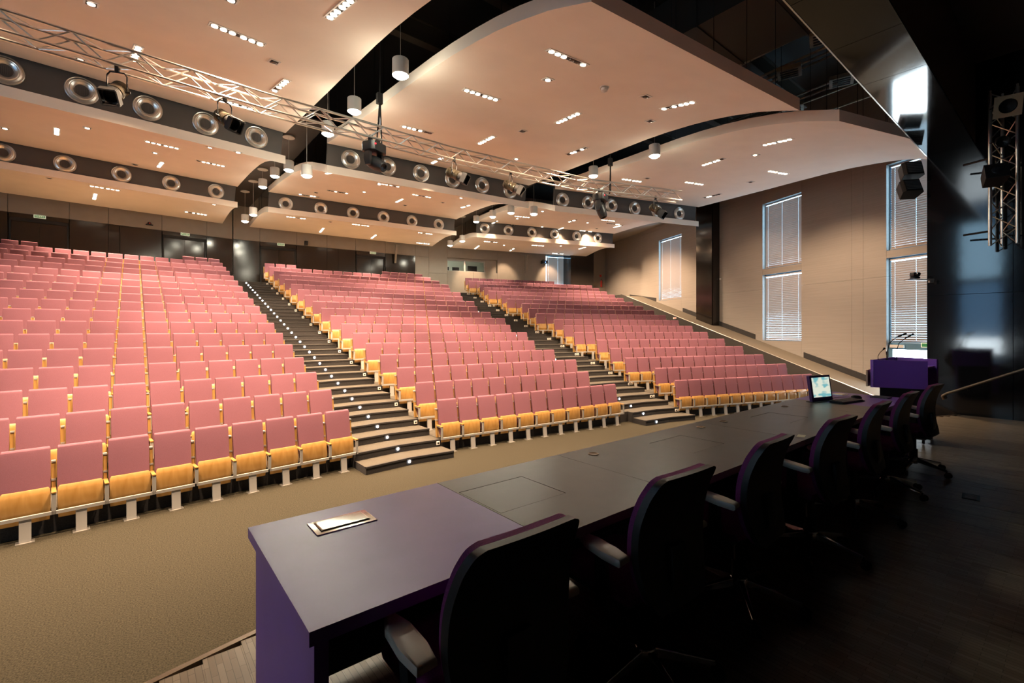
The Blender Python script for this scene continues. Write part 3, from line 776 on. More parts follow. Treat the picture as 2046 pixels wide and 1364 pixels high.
FIX = [
    ('B1', -1.32, 34.18, 's', '111001'), ('B1', -1.62, 36.94, 's', '111111'), ('B1', -0.94, 35.28, 'o', '1'), ('B1', 0.82, 36.72, 'r', '111111'),
    ('B1', -1.93, 40.13, 's', '111100'), ('B1', 0.04, 39.58, 'r', '111111'), ('B1', 0.46, 38.25, 'o', '0'), ('B1', 2.75, 38.56, 'r', '010110'),
    ('B1', 1.78, 40.54, 'o', '1'), ('B1', -1.44, 41.17, 'o', '1'), ('B1', -0.21, 42.58, 'r', '111111'), ('B1', 2.01, 34.25, 'r', '111101'),
    ('B1', 1.14, 34.43, 'o', '0'), ('B1', 2.49, 35.44, 'o', '0'), ('C1', -0.66, 34.78, 'r', '111111'), ('C1', -0.51, 37.26, 'r', '011111'),
    ('C1', 0.01, 36.07, 'o', '1'), ('C1', 2.38, 37.17, 's', '111111'), ('C1', 1.0, 39.69, 's', '111111'), ('C1', 2.67, 38.55, 'o', '0'),
    ('C1', 3.26, 41.05, 'r', '000110'), ('C1', -1.35, 40.47, 's', '111111'), ('C1', -1.03, 39.94, 'o', '0'), ('A1', 1.14, 38.24, 's', '111111'),
    ('A1', 2.06, 35.88, 'r', '111111'), ('A1', 1.96, 38.79, 'o', '0'), ('A1', 2.45, 39.89, 'r', '111101'), ('A1', -0.11, 40.83, 'r', '111111'),
    ('A1', -0.92, 42.25, 'o', '1'), ('A1', 2.17, 42.06, 's', '111111'), ('A1', -0.89, 39.21, 'o', '1'), ('A1', 0.75, 37.12, 'o', '1'),
    ('A2', -2.38, 49.83, 'o', '1'), ('A2', -1.23, 48.78, 'r', '111111'), ('A2', -0.58, 47.39, 'o', '1'), ('A2', 1.26, 47.37, 's', '111111'),
    ('A2', 1.26, 48.85, 'o', '1'), ('A2', 1.63, 50.47, 'r', '111111'), ('A2', 2.24, 45.62, 'o', '1'), ('A2', 2.9, 48.58, 's', '011111'),
    ('A2', 2.43, 43.24, 'o', '1'), ('A2', 0.96, 51.27, 'o', '0'), ('A3', 0.18, 52.88, 's', '111111'), ('A3', -0.02, 54.74, 'r', '111111'),
    ('A3', 3.64, 54.99, 's', '101111'), ('A3', 3.83, 52.42, 'o', '1'), ('A3', -1.39, 52.62, 'o', '0'), ('B2', -3.2, 45.6, 'r', '101111'),
    ('B2', -1.98, 49.51, 's', '001001'), ('B2', -1.03, 48.68, 'o', '1'), ('B2', -2.91, 51.16, 's', '100110'), ('B2', -1.04, 46.48, 'o', '1'),
    ('B2', -2.75, 50.34, 'o', '0'), ('B2', -0.74, 46.17, 's', '111101'), ('B2', 1.24, 47.48, 's', '110011'), ('B2', 0.84, 49.31, 'r', '111111'),
    ('B2', 3.87, 48.23, 'r', '110111'), ('B2', 2.62, 46.26, 'o', '1'), ('B2', 1.44, 50.15, 'o', '0'), ('B2', 2.64, 48.22, 'o', '0'),
    ('B3', -3.2, 53.02, 's', '111011'), ('B3', -0.05, 52.8, 's', '111111'), ('B3', -1.55, 55.2, 'r', '111111'), ('B3', 1.42, 55.34, 'r', '111111'),
    ('B3', 3.72, 52.98, 's', '110111'), ('B3', 4.69, 55.65, 's', '111111'), ('B3', -1.55, 53.05, 'o', '0'), ('C2', -2.23, 49.21, 's', '111111'),
    ('C2', -2.26, 49.83, 'o', '1'), ('C2', -3.04, 51.45, 'r', '100111'), ('C2', -1.75, 51.72, 'o', '0'), ('C2', 0.1, 51.52, 'o', '1'),
    ('C2', 1.4, 51.64, 'r', '111111'), ('C2', -2.0, 47.08, 'o', '1'), ('C2', 2.38, 47.74, 's', '111111'), ('C2', 3.34, 48.66, 's', '000011'),
    ('C2', 4.07, 49.23, 'r', '011111'), ('C2', 3.37, 50.49, 'o', '0'), ('C2', 0.81, 48.97, 'r', '011011'), ('C2', 1.87, 49.09, 'o', '1'),
    ('C2', 3.25, 51.59, 's', '111011'), ('C3', -2.46, 53.84, 's', '111011'), ('C3', -2.84, 55.56, 'r', '111111'), ('C3', -1.29, 54.51, 'o', '1'),
    ('C3', -0.3, 55.45, 'r', '011011'), ('C3', 0.92, 53.89, 's', '111111'), ('C3', 2.4, 53.41, 'o', '1'), ('C3', 3.38, 55.75, 's', '111011'),
    ('C3', 4.17, 53.62, 'r', '111111'),
]

# the front left panel's lamps above the picture's top edge, as on the middle panel
FIX += [('A1', 1.32, 34.18, 's', '111111'), ('A1', -2.01, 34.25, 'r', '111111'), ('A1', -.82, 36.72, 'r', '111111'), ('A1', -2.75, 38.56, 'r', '010110')]
FIX.sort(key=lambda f: (f[0], -f[2]))
cnt = {}
for pan, s, rho, ori, pat in FIX:
    sn, n = pan[0], int(pan[1]); sec = SEC[sn]
    c = cnt.setdefault((pan, ori == 'o'), 0); cnt[(pan, ori == 'o')] += 1
    z = zpan(n, rho)
    slope = (zpan(n, rho + .3) - zpan(n, rho - .3)) / .6
    M = FM(sec, s, rho, z - .001) @ Matrix.Rotation(math.atan(slope), 4, 'X')
    lit = pat.count('1')
    if ori == 'r': M = M @ Matrix.Rotation(R(90), 4, 'Z')
    if ori == 'o':
        t = thing('ceiling_downlight', '%s single downlight, %s single from the rear edge of the %s %s ceiling panel' % ('lit' if lit else 'unlit', nth(c + 1), RNAME[n], ZNAME[sn]), 'downlight', M, 'single downlights of the %s %s panel' % (RNAME[n], ZNAME[sn]))
        ob('trim_frame', FRAME1, t); ob('lamp', LAMP_ON if lit else LAMP_OFF, t)
    else:
        t = thing('ceiling_downlight', 'six-lamp strip downlight, %s strip from the rear edge of the %s %s ceiling panel' % (nth(c + 1), RNAME[n], ZNAME[sn]), 'downlight', M, 'six-lamp downlights of the %s %s panel' % (RNAME[n], ZNAME[sn]))
        ob('trim_frame', FRAME6, t)
        for i, ch in enumerate(pat):
            ob('lamp', LAMP_ON if ch == '1' else LAMP_OFF, t, T(-.385 + i * .145 + (.045 if i > 2 else 0), 0, 0))
    if lit:
        p = M.translation
        dist = z - max(0.0, (rho - 36.7) / 1.025 * .294)
        loc_t = Vector((random.uniform(-.22, .22), random.uniform(*{1: (.05, .40), 2: (-.30, .05), 3: (-.36, -.05)}[n]), -1))
        size = random.choice((60, 72, 104, 112, 122)); gain = 1.3 if size < 80 else 1.0
        if sn == 'C' and s > 1.8: loc_t = Vector((.42, .1, -1)); size = 110; gain = 1.0        # turned to wash the side wall
        if sn == 'C' and rho > 55: loc_t = Vector((0, .9, -1)); size = 60; gain = .4
        if sn == 'A' and rho < 36.8: size = 92; loc_t.y = .2
        tilt = Matrix.Rotation(-sec, 3, 'Z') @ loc_t
        spot((p.x, p.y, p.z - .08), tilt, LAMP_W * (lit if ori != 'o' else 1.6) * (dist / 5.0) ** 1.2 * {'A': (1.25, 2.0, 4.2), 'B': (1.0, 2.0, 3.2), 'C': (1.0, 1.2, 2.4)}[sn][n - 1] * (.7 if sn == 'C' and s > 1.8 and n == 1 else 1) * gain, WARM, R(size), .65, t, M, .12)
# smoke detector
t = thing('smoke_detector', 'small white smoke detector under the front middle ceiling panel', 'detector', FM(H2, .16, 34.72, zpan(1, 34.72)))
mb = MB(); mb.lathe([(.10, 0), (.10, -.02), (.09, -.03)], 16); ob('base', mb.mesh('base', M_white, True), t)
mb = MB(); mb.lathe([(.075, -.03), (.07, -.085), (.05, -.10), (.001, -.10)], 16); ob('dome', mb.mesh('dome', M_white, True), t)

# ---- cylinder pendants above the stairs
mb = MB(); mb.lathe([(.0, .33), (.155, .33), (.165, .32), (.165, 0), (.150, 0), (.150, .03)], 24); PB = mb.mesh('shade', M_pendbody, True)
mb = MB(); mb.lathe([(.150, .028), (.145, -.01), (.10, -.045), (.001, -.055)], 24); PD = mb.mesh('diffuser', M_hotp, True)
mb = MB(); mb.lathe([(.001, 0), (.20, 0), (.20, .03), (.001, .03)], 20); PC = mb.mesh('canopy', M_pendbody, True)
P1 = [(8.85, 8.03), (11.41, 8.22), (13.44, 8.33), (15.48, 7.68), (17.67, 8.44), (19.75, 8.76), (21.9, 8.86), (23.9, 8.07), (25.91, 8.14)]
P2 = [(36.98, 8.04), (39.95, 8.31), (44.15, 7.88), (46.3, 8.41), (48.35, 8.67), (50.5, 8.86), (52.6, 8.14), (54.7, 8.21)]
for nm, lst, fn in (('central', P1, lambda y: (OX, y)), ('far', P2, lambda r_: tuple(fr(PH, .52, r_)[:2]))):
    for i, (d, z) in enumerate(lst):
        x, y = fn(d)
        z0 = z - .165
        t = thing('pendant_light', 'white cylinder pendant light, %s above the %s stairs counted from the stage' % (nth(i + 1), nm), 'pendant', T(x, y, z0), 'cylinder pendants over the %s stairs' % nm)
        ob('shade', PB, t); ob('diffuser', PD, t)
        zc = 9.44 if (d > 15.5 if nm == 'central' else d > 43.6) else ZTOP
        mb = MB(); mb.tube((0, 0, .33), (0, 0, zc - z0), .006, 5); ob('cable', mb.mesh('cable', M_white), t)
        if zc < 10: ob('canopy', PC, t, T(0, 0, zc - z0 - .02))
        spot((x, y, z0 - .02), (0, 0, -1), PEND_W, PENDC, R(172), .4, t, T(x, y, z0), .12)
        l = bpy.data.lights.new('lamp_glow', 'POINT'); l.energy = 45 if i < 3 and nm == 'central' else 14; l.color = PENDC; l.shadow_soft_size = .14
        o = bpy.data.objects.new('lamp_glow', l); COL.objects.link(o); o.parent = t; o.location = (0, 0, -.18)

# ---- lighting truss following the fan
TZ = 7.30; HS = .145
def truss(tname, label, pts, braces=True, width=.31, group=None, tri=False, step=.36):
    t = thing(tname, label, 'truss', None, group)
    mb = MB(); mb.tube((0, 0, 0), (0, 0, 1), .013, 6); br = mb.mesh('brace', M_alu, True)
    npts = [Vector(p) for p in pts]
    dirs = [(b - a).normalized() for a, b in zip(npts[:-1], npts[1:])]
    nodes = []
    for i, p in enumerate(npts):
        d0 = dirs[max(0, i - 1)]; d1 = dirs[min(len(dirs) - 1, i)]
        dm = (d0 + d1).normalized(); side = Vector((dm.y, -dm.x, 0)) / max(.5, dm.dot(d1))
        nodes.append((p, side))
    cor = [(-1, -1), (1, -1), (1, 1), (-1, 1)]
    hw = width / 2
    def corner(p, side, c): return p + side * (c[0] * hw) + Vector((0, 0, c[1] * hw))
    for c in cor:
        mb = MB()
        for (p, s), (q, s2) in zip(nodes[:-1], nodes[1:]): mb.tube(corner(p, s, c), corner(q, s2, c), .027, 8)
        ob('chord', mb.mesh('chord', M_alu, True), t)
    for (p, s), (q, s2) in zip(nodes[:-1], nodes[1:]):
        L = (q - p).length; n = max(2, int(L / step) // 2 * 2)
        for c0, c1 in ((cor[0], cor[3]), (cor[1], cor[2]), (cor[0], cor[1]), (cor[3], cor[2])):
            for i in range(n):
                u0, u1 = i / n, (i + 1) / n
                ca, cb = (c0, c1) if i % 2 == 0 else (c1, c0)
                a = corner(p.lerp(q, u0), s.lerp(s2, u0), ca); b = corner(p.lerp(q, u1), s.lerp(s2, u1), cb)
                d = b - a
                ob('brace', br, t, Matrix.Translation(a) @ d.to_track_quat('Z', 'Y').to_matrix().to_4x4() @ Matrix.Diagonal((1, 1, d.length, 1)))
    return t
TP = [(-3.6, 10.25, TZ), (OX - 2.2, 10.64, TZ), (OX + 2.2, 10.63, TZ), (11.0, 10.14, TZ), (11.7, 9.98, TZ), (14.75, 8.95, TZ)]
tr = truss('lighting_truss', 'long silver box truss hung across the hall below the panels', TP)
for x, y in ((4.55, 10.63), (12.15, 9.85)):
    mb = MB(); mb.tube((x, y, TZ + .15), (x + .05, y, 9.6), .018, 6); mb.tube((x - .09, y - .1, TZ - .16), (x + .02, y, TZ + .8), .02, 6); mb.tube((x + .12, y + .12, TZ - .16), (x + .03, y, TZ + .8), .02, 6); mb.box(x - .05, x + .08, y - .05, y + .05, TZ + .75, TZ + 1.0); mb.tube((x + .05, y, 9.6), (x + .05, y, ZTOP), .012, 6)
    ob('hoist_chain', mb.mesh('hoist_chain', M_black), tr)
def profile_spot(label, x, y, yaw, pitch):
    t = thing('profile_spotlight', label, 'spotlight', T(x, y, TZ - HS - .02, yaw), 'profile spotlights on the long truss')
    mb = MB(); mb.box(-.03, .03, -.03, .03, -.05, .07); ob('clamp', mb.mesh('clamp', M_blackmetal, False, .008), t)
    mb = MB(); mb.path([(-.14, 0, -.40), (-.14, 0, -.12), (-.10, 0, -.06), (.10, 0, -.06), (.14, 0, -.12), (.14, 0, -.40)], .012, 6); ob('yoke', mb.mesh('yoke', M_blackmetal), t)
    Mb = Matrix.Translation((0, 0, -.38)) @ Matrix.Rotation(pitch, 4, 'X')
    mb = MB(); mb.lathe([(.001, .22), (.09, .22), (.115, .18), (.12, .02), (.115, -.04), (.13, -.06), (.13, -.14), (.09, -.16)], 18, M=Mb)
    for i in range(5): mb.lathe([(.122, .03 + i * .03), (.130, .037 + i * .03), (.122, .044 + i * .03)], 18, M=Mb)
    ob('housing', mb.mesh('housing', mat('spot_brushed_black', (.10, .085, .06), .3, metal=.8), True), t)
    mb = MB(); mb.lathe([(.09, -.15), (.12, -.16), (.125, -.30), (.105, -.30), (.10, -.2), (.001, -.19)], 18, M=Mb); ob('lens_tube', mb.mesh('lens_tube', M_black, True), t)
    mb = MB()
    for a in range(4):
        mb.box(-.12, .12, .115, .135, -.40, -.27, 0, Mb @ Matrix.Rotation(a * PI / 2, 4, 'Z'))
    ob('gel_holder', mb.mesh('gel_holder', M_black), t)
    mb = MB()
    for sx in (-1, 1): mb.tube((sx * .12, 0, -.38), (sx * .19, 0, -.38), .022, 8)
    ob('knob', mb.mesh('knob', M_black), t)
SPX = [(-.21, 10.485, R(-20), R(-50)), (1.38, 10.52, R(28), R(-58)), (6.55, 10.46, R(35), R(-62)), (8.35, 10.33, R(35), R(-62)), (13.75, 9.2, R(10), R(-50))]
for i, (x, y, ya, pi_) in enumerate(SPX):
    profile_spot('black profile spotlight hanging from the long truss, %s from the left' % nth(i + 1), x, y, ya, pi_)
def moving_head(label, x, y, yaw, tilt):
    t = thing('moving_head_light', label, 'stage light', T(x, y, TZ - HS - .02, yaw) @ Matrix.Scale(1.25, 4), 'moving head lights on the long truss')
    mb = MB()
    for sx in (-.1, .1): mb.box(sx - .03, sx + .03, -.03, .03, -.07, .06)
    ob('clamp', mb.mesh('clamp', M_blackmetal), t)
    mb = MB(); mb.prism([(-.21, -.10), (-.15, -.16), (.15, -.16), (.21, -.10), (.21, .10), (.15, .16), (-.15, .16), (-.21, .10)], -.24, -.07); b = ob('base', mb.mesh('base', M_shell, True, .02), t)
    mb = MB(); mb.lathe([(.001, 0), (.014, 0), (.014, .01)], 8, M=T(-.15, -.165, -.14) @ Matrix.Rotation(R(90), 4, 'X')); ob('status_light', mb.mesh('status_light', mat('red_led', (1, 0, 0), .5, emit=((1, .02, .03), 4))), b)
    for sx in (-1, 1):
        mb = MB()
        mb.loft([[(sx * .13, -.06, -.24), (sx * .19, -.06, -.24), (sx * .19, .06, -.24), (sx * .13, .06, -.24)], [(sx * .14, -.075, -.38), (sx * .20, -.075, -.38), (sx * .20, .075, -.38), (sx * .14, .075, -.38)], [(sx * .13, -.05, -.50), (sx * .18, -.05, -.50), (sx * .18, .05, -.50), (sx * .13, .05, -.50)]])
        ob('yoke', mb.mesh('yoke', M_shell, True), t)
    Mb = Matrix.Translation((0, 0, -.42)) @ Matrix.Rotation(tilt, 4, 'X')
    mb = MB(); mb.lathe([(.001, .16), (.07, .16), (.115, .10), (.125, 0), (.12, -.12), (.10, -.24), (.085, -.27), (.065, -.27), (.06, -.24)], 20, M=Mb); h = ob('head', mb.mesh('head', M_shell, True), t)
    mb = MB(); mb.lathe([(.062, -.245), (.001, -.235)], 16, M=Mb); ob('lens', mb.mesh('lens', mat('dark_lens', (.02, .022, .03), .05), True), h)
moving_head('black moving head light under the long truss nearest the central stairs', 4.42, 10.6, R(25), R(-62))
moving_head('black moving head light under the long truss near its far end', 11.75, 9.92, R(20), R(-20))

# ---- ducts, trays and pipes in the roof void above the front panels
def rect_duct(label, x0, x1, y0, y1, z0, z1, m):
    mb = MB(); mb.box(x0, x1, y0, y1, z0, z1)
    for q in range(int((y1 - y0) / 1.5) + 1): mb.box(x0 - .03, x1 + .03, y0 + q * 1.5, y0 + q * 1.5 + .05, z0 - .03, z1 + .03)
    tag(ob('air_duct', mb.mesh('air_duct', m)), label, 'duct', 'ducts in the roof void')
M_duct = mat('duct_brown_grey', (.06, .047, .038), .6)
M_galv = mat('galvanised', (.45, .38, .28), .5, metal=.2, var=(5, .3))
rect_duct('wide dark rectangular duct above the front right ceiling panels', 10.0, 12.3, 2.6, 13, 9.6, 10.6, M_duct)
rect_duct('dark duct crossing the roof void above the central gap', 1.2, 2.6, 2.6, 14, 10.2, 11.0, M_duct)
for i, x in enumerate((13.0, 13.25, 14.1, 14.35, 15.4, 15.6, 16.8, 17.0, 18.3, 18.5)):
    mb = MB(); mb.tube((x, 2.6, 10.3 + (i % 3) * .25), (x + 1.2, 15, 10.3 + (i % 3) * .25), .035, 8)
    tag(ob('roof_pipe', mb.mesh('roof_pipe', M_galv, True)), 'thin galvanised pipe in the roof void, %s from the big duct' % nth(i + 1), 'pipe', 'pipes in the roof void')
for i, (x, y) in enumerate(((13.6, 4.2), (14.7, 5.4), (15.3, 7.0), (16.4, 4.6), (17.2, 6.2), (14.2, 8.6))):
    mb = MB(); mb.box(-.3, .3, -.3, .3, 0, .12)
    for q in range(4):
        mb.box(-.22 + q * .13, -.17 + q * .13, -.22, .22, -.015, 0, 1)
    o = ob('air_diffuser', mb.mesh('air_diffuser', [M_galv, M_black]), None, T(x, y, 10.05, .3)); tag(o, 'square galvanised diffuser box in the roof void, %s from the big duct' % nth(i + 1), 'diffuser', 'diffusers in the roof void')
for i, y in enumerate((4.0, 6.8, 9.6, 12.4)):
    mb = MB(); mb.box(-3, 20, y, y + .12, 11.2, 11.75); mb.box(-3, 20, y - .08, y + .2, 11.16, 11.2); mb.box(-3, 20, y - .08, y + .2, 11.75, 11.79)
    tag(ob('roof_beam', mb.mesh('roof_beam', mat('roof_steel', (.07, .055, .04), .6))), 'dark steel roof beam in the void, %s from the stage' % nth(i + 1), 'beam', 'roof beams in the void')

# ================================================================== STAGE FURNITURE
ZT = 1.83
TX0, TX1, TY0, TY1 = .37, 7.28, 1.33, 2.20
tb = thing('conference_table', 'long stage table with purple ends and dark top facing the seats', 'table')
def hole_top(name, x0, x1, m, hatch=None):
    mb = MB(); th = .042
    if hatch is None:
        mb.box(x0 + .0015, x1 - .0015, TY0, TY1, ZT - th, ZT)
    else:
        a, b, c, d = hatch; e = .004
        for q in ((x0 + .0015, a - e, TY0, TY1), (b + e, x1 - .0015, TY0, TY1), (a - e, b + e, TY0, c - e), (a - e, b + e, d + e, TY1)):
            if q[1] - q[0] > .004: mb.box(*q, ZT - th, ZT)
    return ob(name, mb.mesh(name, m, False), tb)
hole_top('table_top', TX0, 1.27, M_purple)['label'] = 'purple end section of the table top'
for x0, x1, hx in ((1.27, 2.17, 1.285), (2.17, 3.93, 2.92), (3.93, 5.62, 4.54), (5.62, 6.16, None)):
    if hx is None: hole_top('table_top', x0, x1, M_top); continue
    h4 = (hx, hx + .41, 1.66, 2.0)
    tp = hole_top('table_top', x0, x1, M_top, h4)
    mb = MB(); mb.box(hx, hx + .41, 1.66, 2.0, ZT - .04, ZT - .001); ob('hatch_lid', mb.mesh('hatch_lid', M_top), tp)
    mb = MB(); mb.box(hx - .02, hx + .43, 1.64, 2.02, ZT - .055, ZT - .043); ob('hatch_tray', mb.mesh('hatch_tray', M_black), tp)
hole_top('table_top', 6.16, TX1, M_purple)['label'] = 'purple far end section of the table top'
mb = MB(); mb.box(TX0 + .02, TX0 + .06, TY0 + .02, TY1 - .06, ZS, ZT - .042); ob('end_panel', mb.mesh('end_panel', M_purple), tb)
mb = MB(); mb.box(TX1 - .06, TX1 - .02, TY0 + .02, TY1 - .06, ZS, ZT - .042); ob('end_panel', mb.mesh('end_panel', M_purple), tb)
mb = MB(); mb.box(TX0 + .06, TX1 - .06, TY1 - .10, TY1 - .06, ZS + .04, ZT - .042); ob('modesty_panel', mb.mesh('modesty_panel', M_black), tb)
for x in (1.35, 2.25, 3.21, 4.22, 5.22, 6.24):
    mb = MB(); mb.box(x - .02, x + .02, TY0 + .12, TY1 - .10, ZS, ZT - .042); ob('leg', mb.mesh('leg', M_black), tb)
for x, y in ((2.37, 2.06), (3.74, 2.06), (4.13, 2.06), (5.46, 2.05)):
    mb = MB(); mb.lathe([(.036, .0), (.036, .004), (.030, .005), (.026, .002), (.001, .001)], 18, M=T(x, y, ZT)); ob('grommet', mb.mesh('grommet', mat('bronze_grommet', (.16, .10, .05), .3, metal=.8), True), tb)
# steel flip-top cable box set into the purple end
fb = thing('cable_box', 'brushed steel flip-up cable box set in the near purple table top', 'cable box', T(.695, 2.005, ZT))
mb = MB(); mb.box(-.125, .125, -.073, .073, 0, .004); ob('plate', mb.mesh('plate', M_steel, True, .002), fb)
mb = MB(); mb.loft([[(-.105, -.055, .004), (.105, -.055, .004), (.105, .055, .004), (-.105, .055, .004)], [(-.098, -.048, .010), (.098, -.048, .010), (.098, .048, .010), (-.098, .048, .010)]]); ob('lid', mb.mesh('lid', M_steel, True, .004), fb)

# ---- swivel chairs
def ring(z, hw, y, th, sag=.006, cr=.03):
    pts = []
    n = 8
    for i in range(n + 1):
        x = -hw + 2 * hw * i / n; pts.append((x, y + sag * (abs(x) / hw) ** 2, z))
    for i in range(n, -1, -1):
        x = -hw + 2 * hw * i / n; pts.append((x * .985, y + sag * (abs(x) / hw) ** 2 - th, z))
    return pts
BP = [(.42, .155, -.165), (.47, .195, -.150), (.55, .222, -.128), (.66, .238, -.114), (.78, .237, -.124), (.88, .225, -.155), (.935, .213, -.183), (.962, .198, -.198), (.975, .170, -.205)]
def spline(P, n):
    out = []
    m = len(P) - 1
    for i in range(n + 1):
        u = i / n * m; k = min(int(u), m - 1); f = u - k
        a, b, c, d = P[max(k - 1, 0)], P[k], P[k + 1], P[min(k + 2, m)]
        out.append(tuple(.5 * (2 * b[q] + (c[q] - a[q]) * f + (2 * a[q] - 5 * b[q] + 4 * c[q] - d[q]) * f * f + (3 * b[q] - a[q] - 3 * c[q] + d[q]) * f ** 3) for q in range(3)))
    return out
BP = spline(BP, 30)
def chair_meshes():
    d = {}
    mb = MB(); mb.loft([ring(z, hw - .012, y + .030, .030) for z, hw, y in BP]); d['back_cushion'] = mb.mesh('back_cushion', M_chairfab, True)
    mb = MB(); mb.loft([ring(z, hw, y, .032) for z, hw, y in BP]); d['back_shell'] = mb.mesh('back_shell', M_shell, True)
    mb = MB(); mb.loft([[(-.05, -.16, .40), (.05, -.16, .40), (.05, -.10, .40), (-.05, -.10, .40)], [(-.06, -.185, .52), (.06, -.185, .52), (.06, -.150, .52), (-.06, -.150, .52)], [(-.05, -.170, .66), (.05, -.170, .66), (.05, -.142, .66), (-.05, -.142, .66)]])
    mb.box(-.05, .05, -.16, .12, .37, .41); d['back_support'] = mb.mesh('back_support', M_shell, True, .008)
    mb = MB()
    rs = []
    for z, g in ((.425, .03), (.445, .005), (.475, 0), (.492, .02), (.497, .06)):
        hw, y0, y1 = .245 - g, -.10 + g, .34 - g
        rs.append([(-hw, y0, z), (-hw * .6, y0 - .015, z), (hw * .6, y0 - .015, z), (hw, y0, z), (hw, y1 - .06, z), (hw * .7, y1, z), (-hw * .7, y1, z), (-hw, y1 - .06, z)])
    mb.loft(rs); d['seat'] = mb.mesh('seat', M_chairfab, True)
    mb = MB(); mb.box(-.21, .21, -.06, .28, .40, .428); d['seat_pan'] = mb.mesh('seat_pan', M_shell, False, .01)
    mb = MB(); mb.tube((0, 0, .11), (0, 0, .40), .028, 12); mb.tube((0, 0, .08), (0, 0, .24), .04, 12); d['column'] = mb.mesh('column', M_blackmetal, True)
    mb = MB(); mb.lathe([(.001, .155), (.045, .15), (.055, .12), (.05, .09), (.001, .085)], 16); d['hub'] = mb.mesh('hub', M_chrome, True)
    mb = MB(); mb.loft([[(.035, -.022, .10), (.035, .022, .10), (.035, .016, .145), (.035, -.016, .145)], [(.31, -.013, .062), (.31, .013, .062), (.31, .009, .084), (.31, -.009, .084)]]); d['base_leg'] = mb.mesh('base_leg', M_chrome, False, .004)
    mb = MB()
    for sy in (-1, 1): mb.lathe([(.001, .008), (.026, .008), (.029, 0), (.026, -.008), (.001, -.008)], 14, M=Matrix.Translation((.325, sy * .016, .029)) @ Matrix.Rotation(R(90), 4, 'X'))
    mb.tube((.31, 0, .03), (.31, 0, .075), .008, 8); d['caster'] = mb.mesh('caster', M_shell, True)
    def pad(sx):
        mb = MB()
        out = [(-.035, -.11), (.03, -.115), (.043, -.03), (.038, .07), (.015, .125), (-.018, .125), (-.04, .06), (-.045, -.04)]
        rs = []
        for z, g in ((.640, .82), (.650, 1.0), (.664, 1.0), (.672, .9), (.675, .7)): rs.append([(sx * (.285 + x * g), y * (g * .5 + .5) + .0, z + .012 * (y / .12)) for x, y in out])
        mb.loft(rs); return mb.mesh('arm_pad', M_armpad, True)
    d['pad_l'], d['pad_r'] = pad(-1), pad(1)
    def post(sx):
        mb = MB(); mb.loft([[(sx * .18, -.03, .40), (sx * .18, .05, .40), (sx * .18, .05, .425), (sx * .18, -.03, .425)], [(sx * .28, -.025, .41), (sx * .28, .045, .41), (sx * .265, .045, .44), (sx * .265, -.025, .44)], [(sx * .30, -.02, .64), (sx * .30, .03, .64), (sx * .272, .03, .64), (sx * .272, -.02, .64)]]); return mb.mesh('arm_post', M_shell, True)
    d['post_l'], d['post_r'] = post(-1), post(1)
    return d
CH = chair_meshes()
for i, (x, y, rz) in enumerate(((.90, 1.235, 0), (1.79, 1.25, -.03), (2.71, 1.26, .03), (3.72, 1.23, -.04), (4.72, 1.24, .03), (5.72, 1.24, .0), (6.78, 1.22, -.05))):
    t = thing('swivel_chair', 'plum swivel chair with black back, %s from the near purple table end' % nth(i + 1), 'chair', T(x, y, ZS, rz), 'swivel chairs behind the stage table')
    for nm in ('back_cushion', 'back_shell', 'back_support', 'seat', 'seat_pan', 'column', 'hub'): ob(nm, CH[nm], t)
    for nm in ('pad_l', 'pad_r'): ob('arm_pad', CH[nm], t)
    for nm in ('post_l', 'post_r'): ob('arm_post', CH[nm], t)
    a0 = random.uniform(0, 1.2)
    for q in range(5):
        lg = ob('base_leg', CH['base_leg'], t, Matrix.Rotation(a0 + q * 2 * PI / 5, 4, 'Z'))
        ob('caster', CH['caster'], lg)

# ---- things on the table
t = thing('pop_up_monitor', 'small monitor with purple bezel raised from the table top', 'monitor', T(6.20, 1.93, ZT, R(-14)))
Mt = Matrix.Rotation(R(-8), 4, 'X')
mb = MB(); mb.box(-.19, .19, -.012, .022, .0, .30, 0, Mt); ob('bezel', mb.mesh('bezel', mat('monitor_purple', (.05, .025, .16), .35), False, .004), t)
ms = mat('monitor_screen', (.1, .1, .1), .2, emit=((.62, .68, .60), .9))
nt = ms.node_tree; b = nt.nodes['Principled BSDF']
tcn = nt.nodes.new('ShaderNodeTexCoord'); mpn = nt.nodes.new('ShaderNodeMapping'); mpn.inputs['Scale'].default_value = (7, 1, 16); mpn.inputs['Location'].default_value = (1.3, 0, .4)
nn = nt.nodes.new('ShaderNodeTexNoise'); nn.inputs['Scale'].default_value = 1.0; nn.inputs['Detail'].default_value = 1
rn = nt.nodes.new('ShaderNodeValToRGB'); rn.color_ramp.elements[0].position = .38; rn.color_ramp.elements[1].position = .5
rn.color_ramp.elements[0].color = (.16, .42, .45, 1); rn.color_ramp.elements[1].color = (.66, .70, .58, 1)
nt.links.new(tcn.outputs['Object'], mpn.inputs[0]); nt.links.new(mpn.outputs[0], nn.inputs[0]); nt.links.new(nn.outputs['Fac'], rn.inputs[0]); nt.links.new(rn.outputs[0], b.inputs['Emission Color'])
mb = MB(); mb.box(-.155, .165, -.014, -.011, .05, .275, 0, Mt); ob('screen', mb.mesh('screen', ms), t)
mb = MB(); mb.box(-.21, .21, -.05, .05, .0, .006); ob('slot_plate', mb.mesh('slot_plate', M_black), t)
t = thing('keyboard', 'black computer keyboard lying in front of the small monitor', 'keyboard', T(6.37, 1.73, ZT, R(-12)))
mb = MB(); mb.hexa([(-.22, -.075, 0), (.22, -.075, 0), (.22, .075, 0), (-.22, .075, 0), (-.22, -.075, .012), (.22, -.075, .012), (.22, .075, .024), (-.22, .075, .024)]); ob('case', mb.mesh('case', M_shell, False, .004), t)
mb = MB()
